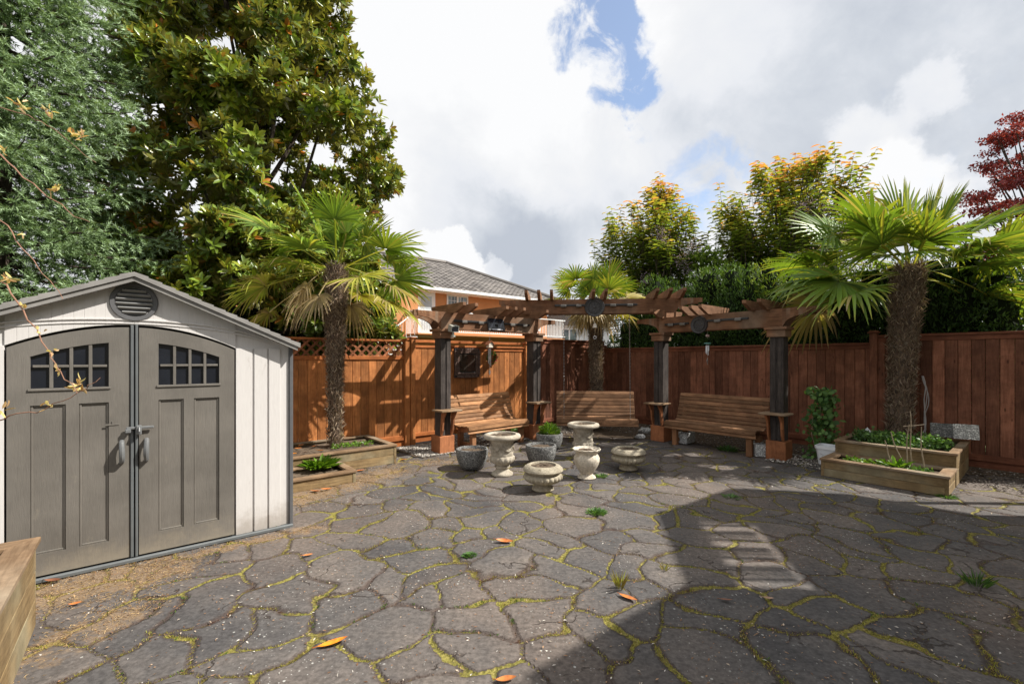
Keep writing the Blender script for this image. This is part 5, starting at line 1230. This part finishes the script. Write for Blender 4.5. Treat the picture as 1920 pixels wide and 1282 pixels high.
# fallen leaves
def dead(label, px, py, L, az, mt, z=0., curl=.25, group=None):
    x, y = G(px, py, z); m = MB(); n = 9; w = L*.36; vs = []
    for i in range(n):
        f = i/(n-1); hw = w/2*math.sin(PI*min(1, .04+f*.95))**.8
        for j, s in enumerate((-1, -.5, 0, .5, 1)): vs.append((L*(f-.5), hw*s, .012+curl*L*.6*(abs(s)**1.6)*math.sin(PI*f)*.5+curl*L*.35*(2*f-1)**2))
    m.add(vs, [(i*5+j, (i+1)*5+j, (i+1)*5+j+1, i*5+j+1) for i in range(n-1) for j in range(4)])
    m.tube([(-L*.5, 0, .012+curl*L*.35), (-L*.68, .01, .012+curl*L*.25)], .0022, 5)
    o = m.build('fallen_leaf', mt, None, True, loc=(x, y, z+.0)); o.rotation_euler = (random.uniform(-.2, .2), random.uniform(-.1, .1), az); tag(o, label, 'leaf', group)
def lm(name, c1, c2):
    m, nt, b = newmat(name, .45, .4); n = noise(nt, coords(nt), 26, 4); nt.links.new(ramp(nt, n, [(.35, c1), (.65, c2)]), b.inputs['Base Color']); return m
DY = lm('leaf_yellow', (.75, .30, .02), (.55, .14, .015)); DO = lm('leaf_orange', (.55, .20, .05), (.34, .09, .03)); DB = lm('leaf_brown', (.22, .085, .04), (.12, .05, .03)); DP = lm('leaf_pale', (.40, .26, .17), (.26, .13, .08))
dead('bright orange-yellow curled leaf at the bottom of the picture', 625, 1210, .155, .45, DY)
dead('orange leaf with brown edge beside the shadow edge', 1178, 1124, .13, -.75, DO, curl=.2)
dead('rust brown curled leaf in the middle of the paving', 946, 1018, .15, -.05, DO, curl=.4)
dead('small orange leaf on litter before the shed, nearest the planter box', 143, 1134, .07, .3, DO)
dead('dark brown curled leaf at the shed sill', 100, 1092, .10, .2, DB, curl=.45)
dead('small brown leaf right of the shed doors on mossy joint', 577, 1043, .08, .7, DO)
dead('dark brown leaf inside the big shadow, left of the pale one', 1362, 1128, .08, -.3, DB)
dead('pale leaf inside the big shadow', 1440, 1124, .07, 0, DP)
dead('topmost brown leaf of the heap before the low planter', 598, 914, .16, .1, DB, curl=.35)
dead('rightmost orange leaf of the heap before the low planter', 612, 919, .13, .3, DO, curl=.3)
dead('lowest orange leaf of the heap before the low planter', 592, 923, .14, -.2, DO, curl=.3)
dead('orange leaf at the lower left corner of the low planter', 555, 905, .12, .6, DO)
dead('brown leaf beside the right corner of the low planter', 675, 884, .16, .2, DO)
dead('yellow leaf on the gravel beneath the gate', 757, 863, .13, .2, DY)
dead('brown leaf half out of the bottom edge', 950, 1277, .10, .1, DO)
for i, (px, py) in enumerate(((560, 842), (572, 850), (552, 852), (590, 838), (583, 824), (601, 846), (565, 836))):
    dead('dry orange leaf lying on the soil of the left raised planter', px, py, .11, i*1.3, (DO, DB, DY)[i % 3], .25, .3, 'dry leaves on the left planter soil')

# budding shrub at the left edge
t = thing('budding_shrub', 'thin bare twigs with pinkish opening buds crossing in front of the shed and spruce', 'shrub', (-3.0, 2.25, .45)); rr = np.random.default_rng(3)
def T3(px, py, Y): return np.array([xx(px, Y)+3.0, Y-2.25, zz(py, Y)-.45])
root = np.array([0, 0, 0.])
paths = [([(-260, 400, 2.3), (-90, 240, 2.3), (0, 205, 2.3), (70, 222, 2.3), (110, 250, 2.3), (180, 305, 2.3)], .0045),
         ([(-260, 520, 2.2), (-90, 300, 2.2), (0, 287, 2.2), (60, 345, 2.2), (110, 385, 2.2), (168, 416, 2.2)], .0060),
         ([(-260, 620, 2.25), (-80, 380, 2.25), (0, 408, 2.25), (45, 465, 2.25), (80, 515, 2.25), (118, 560, 2.25)], .0045),
         ([(-260, 700, 2.0), (-80, 480, 2.0), (0, 522, 2.0), (45, 580, 2.0), (95, 660, 2.0), (115, 700, 2.0), (145, 737, 2.0)], .0050),
         ([(-260, 900, 2.05), (-60, 800, 2.05), (0, 786, 2.05), (70, 770, 2.05), (120, 748, 2.05), (170, 722, 2.05), (188, 708, 2.05)], .0045)]
fl = []
for pts, r in paths:
    P = [root]+[T3(*p) for p in pts]; sm = []
    for i in range(len(P)-1):
        for f in np.linspace(0, 1, 5)[:-1]: sm.append(P[i]*(1-f)+P[i+1]*f+(.006*rr.normal(size=3) if i > 0 else 0))
    sm.append(P[-1]); MB().tube(sm, [r*.62*(1.6-1.2*i/len(sm)) for i in range(len(sm))], 6).build('stem', M['twig_bark'] if 'twig_bark' in M else M.setdefault('twig_bark', plain('twig_bark', (.28, .15, .10), .6, .3, .2, 40)), t, True)
for px, py, Y, c in ((40, 200, 2.3, 1), (92, 208, 2.3, 1), (132, 250, 2.3, 1), (148, 256, 2.3, 1), (8, 280, 2.2, .6), (100, 357, 2.2, 1.1), (42, 435, 2.25, .5), (12, 523, 2.0, 1), (45, 575, 2.0, .5), (75, 622, 2.0, .5), (97, 658, 2.0, .6), (112, 695, 2.0, .6), (150, 722, 2.05, 1.2), (140, 732, 2.05, .8), (88, 759, 2.05, .7), (2, 768, 2.05, 1.2)):
    k = int(9*c); o = T3(px, py, Y); P = o+.008*rr.normal(size=(k, 3)); leaves('bud', M['bud'] if 'bud' in M else M.setdefault('bud', leafmat('bud', [(0, (.60, .34, .20)), (.6, (.70, .50, .30)), (1, (.62, .55, .22))], rough=.6, trans=.4)), t, P, rdir(k, .5), rdir(k), .028*c+.008, .012, T_BIG)

# ------------------------------------------------------------------ neighbouring houses
def stucco(name, lo, hi):
    m, nt, b = newmat(name, .9, .15); co = coords(nt); n = noise(nt, co, .9, 6, .65); nt.links.new(ramp(nt, n, [(.3, lo), (.7, hi)]), b.inputs['Base Color']); bump(nt, b, noise(nt, co, 60, 3), .3, .01); return m
M['orange'] = stucco('orange_stucco', (.46, .20, .085), (.55, .26, .115)); M['white_wall'] = stucco('white_wall', (.62, .62, .62), (.74, .74, .74))
M['white_paint'] = plain('white_paint', (.75, .75, .75), .5, .4, .04, bmp=0)
m, nt, b = newmat('glass', .08, .8); nt.links.new(ramp(nt, noise(nt, coords(nt), 2.2, 4), [(.4, (.03, .04, .045)), (.6, (.20, .25, .26))]), b.inputs['Base Color']); M['glass'] = m
m, nt, b = newmat('roof_tile', .8, .25); isl = island(nt); c = ramp(nt, isl, [(0, (.11, .10, .097)), (.5, (.165, .152, .144)), (1, (.23, .21, .197))]); nt.links.new(c, b.inputs['Base Color']); bump(nt, b, noise(nt, coords(nt), 20, 4), .3, .02); M['roof_tile'] = m
HO = np.array([-4.55, 21.0])
t = thing('orange_house', 'orange stucco two storey house with grey tiled hip roof beyond the gate', 'house', (HO[0], HO[1], 0), AL)
Lw = 8.6; D = 9.; ez = 5.05
MB().box(0, Lw, 0, D, -.02, ez).box(-7.5, -.0, -.30, D, -.02, ez-.31).build('wall', M['orange'], t)
# roof of overlapping tiles: front hip slope and the returns
def slope(mb, a, b_, c, d, step=.34, tw=.30):
    a, b_, c, d = map(lambda p: np.array(p, float), (a, b_, c, d))     # eave a->b, ridge d->c
    Ls = np.linalg.norm((d-a)+(c-b_))/2; n = max(2, int(Ls/step)); nr = norm(np.cross(b_-a, d-a)[None])[0]
    for i in range(n):
        f0, f1 = i/n, (i+1.12)/n; f1 = min(f1, 1.01)
        l0, r0 = a+(d-a)*f0, b_+(c-b_)*f0; l1, r1 = a+(d-a)*f1, b_+(c-b_)*f1; w = np.linalg.norm(r0-l0)
        k = max(1, int(w/tw)); o = (i % 2)*.5
        for j in range(k):
            u0, u1 = (j)/k, (j+1)/k; um = (u0+u1)/2
            p = [l0+(r0-l0)*u0, l0+(r0-l0)*um, l0+(r0-l0)*u1]; q = [l1+(r1-l1)*u0, l1+(r1-l1)*um, l1+(r1-l1)*u1]
            mb.add([p[0]+nr*.03, p[1]+nr*.075, p[2]+nr*.03, q[0], q[1]+nr*.04, q[2]], [(0, 1, 4, 3), (1, 2, 5, 4)])
            mb.add([p[0]-nr*.01, p[0]+nr*.03, p[1]+nr*.075, p[2]+nr*.03, p[2]-nr*.01], [(0, 1, 2, 3, 4)])
rz_ = 7.35; rb = MB(); e = .55
slope(rb, (-8, -e, ez-.12), (Lw+e, -e, ez-.12), (Lw-4.2, 4.5, rz_), (-8, 4.5, rz_))
slope(rb, (Lw+e, -e, ez-.12), (Lw+e, D+e, ez-.12), (Lw-4.2, 4.6, rz_), (Lw-4.2, 4.5, rz_))
ro = rb.build('roof', M['roof_tile'], t)
MB().tube([(Lw+e, -e, ez-.0), (Lw-4.2, 4.5, rz_+.1)], .11, 7).tube([(-8, 4.5, rz_+.1), (Lw-4.2, 4.5, rz_+.1)], .11, 7).build('ridge_cap', M['roof_tile'], ro)
MB().box(-8, Lw+e, -e-.02, -e+.10, ez-.24, ez-.09, .01).box(Lw+e-.1, Lw+e+.02, -e+.11, D, ez-.30, ez-.08).build('fascia', M['white_paint'], t)
MB().box(.0, Lw+e-.12, -e+.11, -.001, ez-.28, ez-.24).build('soffit', M['white_paint'], t)
def window(t, x, z0, w, h, cols=4, rows=3, y=-.0):
    m = MB(); f = .07; m.box(x, x+w, y-.05, y-.001, z0, z0+f).box(x, x+w, y-.05, y-.001, z0+h-f, z0+h).box(x, x+f, y-.05, y-.001, z0+f+.001, z0+h-f-.001).box(x+w-f, x+w, y-.05, y-.001, z0+f+.001, z0+h-f-.001).box(x+w/2-f*.6, x+w/2+f*.6, y-.045, y-.001, z0+f+.001, z0+h-f-.001)
    fr_ = m.build('window', M['white_paint'], t); g_ = MB().box(x+f+.001, x+w-f-.001, y-.012, y-.002, z0+f+.001, z0+h-f-.001).build('pane', M['glass'], fr_)
    m = MB()
    for i in range(1, cols*2):
        if i != cols: m.box(x+f+(w-2*f)*i/(cols*2)-.008, x+f+(w-2*f)*i/(cols*2)+.008, y-.022, y-.013, z0+f+.002, z0+h-f-.002)
    for j in range(1, rows): m.box(x+f+.002, x+w-f-.002, y-.026, y-.0225, z0+f+(h-2*f)*j/rows-.008, z0+f+(h-2*f)*j/rows+.008)
    m.build('muntins', M['white_paint'], fr_)
window(t, 1.72, 3.74, 1.25, 1.02, 3, 4); window(t, 7.1, 3.2, .95, 1.15, 2, 4)
dm = MB().box(.08, 1.05, -.06, -.001, 2.62, 4.78).build('door', M['white_paint'], t); MB().box(.28, .85, -.072, -.061, 2.9, 4.55).build('door_glass', plain('door_glass', (.42, .48, .52), .15, .6), dm)
bl = MB().box(-.6, 8.6, -1.45, -.002, 2.66, 2.72).build('balcony_floor', M['orange'], t)
rl = MB().box(-.62, 8.62, -1.47, -1.41, 3.70, 3.76).box(-.62, 8.62, -1.46, -1.42, 2.8, 2.84).box(-.62, -.56, -1.40, -.01, 3.70, 3.76)
for i in range(78): rl.box(-.60+i*.118, -.575+i*.118, -1.45, -1.43, 2.841, 3.699)
for i in range(1, 12): rl.box(-.60, -.58, -1.45+i*.118, -1.43+i*.118, 2.72, 3.699)
rl.build('balcony_railing', M['white_paint'], t)
st = MB()
for i in range(12): st.box(-.9-i*.25, -.62-i*.25, -1.42, -.52, 2.52-i*.19, 2.56-i*.19)
st.build('stair_treads', M['white_paint'], t)
st = MB().tube([(-.62, -1.42, 3.70), (-3.6, -1.42, 1.38)], .03, 6)
for i in range(14): x = -.75-i*.2; st.tube([(x, -1.42, 3.60+(x+.62)*.78), (x, -1.42, 2.72+(x+.62)*.78)], .012, 5)
st.build('stair_rail', M['white_paint'], t)
# white house
t = thing('white_house', 'white house with arched bay seen through the middle pergola', 'house', (2.6, 27., 0), -.1)
MB().box(-1.6, 3.2, 0, 8, 0, 3.6).box(3.2, 12, 2, 8, 0, 2.6).build('wall', M['white_wall'], t)
MB().prism([(-1.9, 3.6), (3.5, 3.6), (.8, 4.6)], -.3, 8.2).build('roof', M['roof_tile'], t)
window(t, .35, 2.3, 1.0, 1.1, 1, 1); window(t, 2.1, 2.3, .8, 1.1, 1, 1)
arc = [(1.0+1.05*math.cos(a)-1.8, 1.9+.95*math.sin(a)) for a in np.linspace(0, PI, 17)]
MB().prism(arc, -1.2, -.002).box(-1.9, 3.4, -1.3, -.003, 1.62, 1.895).build('bay', M['white_paint'], t, True)
t = thing('parked_canopy', 'dark sloped roof edge below the white house', 'roof', (4.0, 24.5, 0), 0)
MB().prism([(-1.0, 1.9), (2.3, 1.9), (1.9, 2.25), (-.2, 2.25)], 0, 2.5).box(-.9, 2.2, .1, 2.4, 0, 1.898).build('roof_slab', M['shed_trim'], t)
# distant greenery closing the horizon
far = MB()
t = thing('distant_tree_row', 'row of distant green trees low on the horizon', 'trees', (0, 0, 0))
rr = np.random.default_rng(44); lob = []
for a in np.arange(-1.25, 1.3, .022):
    Rr = 60+rr.uniform(-6, 6); h = rr.uniform(1.6, 3.6)
    for k in range(2): lob.append((Rr*math.sin(a)+rr.normal()*.8, Rr*math.cos(a), h*.5+k*h*.5, 2.2, 2.2, h*.55))
P, d, r = lobes_points(lob, 26000, rr, .75); leaves('foliage', M['thuja'], t, P, rdir(26000, .5), rdir(26000), .75, .5, T_SM, .25+.25*rr.random(26000))
# roof behind the spruce / magnolia gap kept green: neighbour shrubs along the left fence
t = thing('laurel_shrub', 'dark broadleaf shrubs filling the gap behind the shed and the lattice fence', 'shrub', (0, 0, 0))
pf = [(.2, -8.5, -2.9), (1.8, -8.7, -2.9), (2.5, -8.5, -3.3), (3.0, -8.0, -4.0)]
lob = crown_from_profile(t, pf, 10.2, 1.0, 51, 1300, 7, .16, .06, M['magnolia'], T_BIG, 80, (.35, .55), lambda P, r, tt, k, rr: .12+.3*tt)
limbs(t, (-5.8, 10.2, 0), [l[:3] for l in lob[:24]], .07, np.random.default_rng(2))

# ------------------------------------------------------------------ own house to the right (casts the big shadow)
EL, AZ = math.radians(46), math.radians(-2)
sv = np.array([math.cos(AZ), math.sin(AZ)])
def up_at(p, h): return np.array(p)+sv*h/math.tan(EL)
S = [G(975, 1282), G(1290, 1100), G(1236, 958), G(1370, 915), G(1560, 925), G(1920, 985)]
HT, HD = 5.6, 4.72
Rr = [up_at(p, HT) for p in S]
t = thing('own_house', 'beige house with a railed roof deck just right of the view, casting the large shadow', 'house', (0, 0, 0))
M['beige'] = stucco('beige_stucco', (.38, .34, .28), (.46, .42, .35))
poly = [Rr[0]-U*4.8, Rr[0], Rr[1], Rr[2], Rr[2]+np.array([2.2, -1.3]), np.array([15., 2.]), np.array([14., -9.]), np.array([1.5, -9.])]
poly = [tuple(p) for p in poly]
MB().prism(poly, 0, HD, 'z').build('wall', M['beige'], t)
for i in (0, 1):
    a, b_ = np.array(poly[i]), np.array(poly[i+1]); d = b_-a; L = np.linalg.norm(d); d /= L; nn = np.array([-d[1], d[0], 0]); c = (a+b_)/2
    MB().obox((*c, (HT+HD)/2+.002), ((*d, 0), nn, (0, 0, 1)), (L/2-.04, .04, (HT-HD)/2-.002)).build('parapet', M['beige'], t)
a, b_ = np.array(poly[2]), np.array(poly[3]); d = b_-a; L = np.linalg.norm(d); d /= L; nn = np.array([-d[1], d[0], 0]); c = (a+b_)/2
MB().obox((*c, HT-.17), ((*d, 0), nn, (0, 0, 1)), (L/2, .03, .17)).build('handrail_board', M['beige'], t)
sl_ = [Rr[2]+np.array([.05, .0]), Rr[3], Rr[4], Rr[5], np.array([Rr[5][0], Rr[2][1]-.5]), np.array([Rr[2][0]+.9, Rr[2][1]-.5])]
MB().prism([tuple(p) for p in sl_], HT-.22, HT, 'z').build('shadow_canopy', M['beige'], t)  # unseen slab added, outlined to throw the far shadow edge
for p in (Rr[4]+np.array([-.3, -.3]), Rr[5]+np.array([-.2, .0])): MB().box(p[0]-.05, p[0]+.05, p[1]-.05, p[1]+.05, 0, HT-.221).build('canopy_post', M['beige'], t)
ra = MB(); a, b_ = np.array(poly[2]), np.array(poly[3]); d = b_-a; L = np.linalg.norm(d); d /= L; nn = np.array([-d[1], d[0], 0])
s = .12
while s < L-.1:
    for (o_, hw_) in ((.0, .030), (.075, .018), (.13, .018), (.185, .030)):
        if s+o_ < L: ra.obox((*(a+d*(s+o_)), (HD+HT-.34)/2+.03), ((*d, 0), nn, (0, 0, 1)), (hw_, .02, (HT-.34-HD)/2-.03))
    s += .36
ra.build('deck_railing', M['beige'], t)

# ------------------------------------------------------------------ light, sky, camera
w = bpy.data.worlds.new("World"); scene.world = w; w.use_nodes = True; nt = w.node_tree; nt.nodes.clear()
out = nt.nodes.new('ShaderNodeOutputWorld'); sky = nt.nodes.new('ShaderNodeTexSky'); sky.sky_type = 'NISHITA'; sky.sun_disc = False
sky.sun_elevation = EL; sky.sun_rotation = math.radians(90)-AZ; sky.air_density = 1.0; sky.dust_density = .6; sky.ozone_density = 2.
bgs = nt.nodes.new('ShaderNodeBackground'); bgs.inputs[1].default_value = .13; nt.links.new(sky.outputs[0], bgs.inputs[0])
tc = nt.nodes.new('ShaderNodeTexCoord'); g0 = tc.outputs['Generated']
def vm(op, a, b_=None, s=None):
    n = nt.nodes.new('ShaderNodeVectorMath'); n.operation = op
    for i, x in enumerate((a, b_)):
        if x is None: continue
        if isinstance(x, bpy.types.NodeSocket): nt.links.new(x, n.inputs[i])
        else: n.inputs[i].default_value = x
    if s is not None: n.inputs['Scale'].default_value = s
    return n
def nz(vec, sc, det=8, rough=.55, col=False, dist=0.):
    n = nt.nodes.new('ShaderNodeTexNoise'); n.inputs['Scale'].default_value = sc; n.inputs['Detail'].default_value = det; n.inputs['Roughness'].default_value = rough; n.inputs['Distortion'].default_value = dist
    nt.links.new(vec, n.inputs['Vector']); return n.outputs[1 if col else 0]
wr = vm('SCALE', vm('SUBTRACT', nz(g0, 3.5, 9, .62, True), (.5, .5, .5)).outputs[0], s=.34)
wd = vm('NORMALIZE', vm('ADD', g0, wr.outputs[0]).outputs[0]).outputs[0]
def blob(px, py, rad, soft=.6):
    """soft disc of sky around a direction; rad in radians"""
    d = Vector(((px-960)/F, 1., (HY-py)/F)).normalized(); v = vm('DOT_PRODUCT', wd, tuple(d)).outputs['Value']
    return smap(nt, v, math.cos(rad), math.cos(rad*(1-soft)))
def addup(ls):
    a = None
    for v, k in ls:
        x = mth(nt, 'MULTIPLY', v, k); a = x if a is None else mth(nt, 'ADD', a, x)
    return a
blue = addup([(blob(1080, 40, .10, .8), 1.), (blob(1140, 120, .10, .9), .9), (blob(1190, 165, .07, .8), .6), (blob(1240, 130, .06, .9), .3), (blob(1310, 335, .13, .8), .55), (blob(1290, 410, .07, .8), .35), (blob(1120, 95, .035, .8), -.55), (blob(1850, 180, .25, .9), .25), (blob(1400, 240, .12, .9), .15)])
fine = nz(g0, 6., 10, .6)
fine2 = nz(g0, 11., 9, .62, dist=.6)
cover = mth(nt, 'SUBTRACT', 1., mth(nt, 'MULTIPLY', .85, smap(nt, mth(nt, 'ADD', mth(nt, 'MULTIPLY', blue, smap(nt, fine2, .34, .62, .35, 1.25)), mth(nt, 'MULTIPLY_ADD', fine, .9, -.45)), .25, 1.15)), clamp=True)
dark = addup([(blob(900, 470, .24, .9), .55), (blob(1030, 530, .22, .9), .35), (blob(1560, 130, .42, .9), .30), (blob(1800, 60, .45, .9), .18), (blob(1750, 260, .25, .9), .18), (blob(1180, 330, .22, .9), .25), (blob(800, 170, .2, .9), .12)])
brt = addup([(blob(840, 495, .075, .3), .95), (blob(800, 500, .08, .3), .5), (blob(915, 530, .06, .3), .5), (blob(1650, 320, .12, .45), .55), (blob(1720, 350, .09, .4), .35), (blob(1790, 140, .06, .6), .35), (blob(900, 60, .35, .9), .12), (blob(1000, 250, .22, .8), .15), (blob(1560, 40, .25, .9), .2), (blob(240, 240, .2, .8), .2)])
lump = nz(g0, 2.6, 9, .58, dist=.4)
lv = mth(nt, 'ADD', mth(nt, 'ADD', mth(nt, 'MULTIPLY', lump, 1.9), -.06), mth(nt, 'SUBTRACT', brt, dark), clamp=True)
cl = ramp(nt, lv, [(0, (.48, .52, .59)), (.28, (.60, .635, .69)), (.52, (.74, .76, .80)), (.78, (.80, .81, .83)), (1, (.87, .875, .885))])
bgc = nt.nodes.new('ShaderNodeBackground'); bgc.inputs[1].default_value = .71; nt.links.new(cl, bgc.inputs[0])
mx = nt.nodes.new('ShaderNodeMixShader'); nt.links.new(cover, mx.inputs[0]); nt.links.new(bgs.outputs[0], mx.inputs[1]); nt.links.new(bgc.outputs[0], mx.inputs[2]); nt.links.new(mx.outputs[0], out.inputs[0])
sun = bpy.data.lights.new('sun', 'SUN'); sun.energy = 5.0; sun.angle = math.radians(.53); sun.color = (1, .95, .86)
so = bpy.data.objects.new('sun', sun); COL.objects.link(so)
so.rotation_euler = Vector((math.cos(EL)*sv[0], math.cos(EL)*sv[1], math.sin(EL))).to_track_quat('Z', 'Y').to_euler()
cam = bpy.data.cameras.new('camera'); cam.sensor_width = 36; cam.lens = 36*F/1920; cam.shift_y = (HY-641)/1920; cam.clip_end = 1000; cam.clip_start = .05
co = bpy.data.objects.new('camera', cam); COL.objects.link(co); co.location = (0, 0, CH); co.rotation_euler = (math.radians(90), 0, 0); scene.camera = co
scene.view_settings.view_transform = 'Standard'; scene.view_settings.look = 'None'; scene.view_settings.gamma = 1; scene.view_settings.exposure = 0.66
scene.render.resolution_x = 1024; scene.render.resolution_y = 683
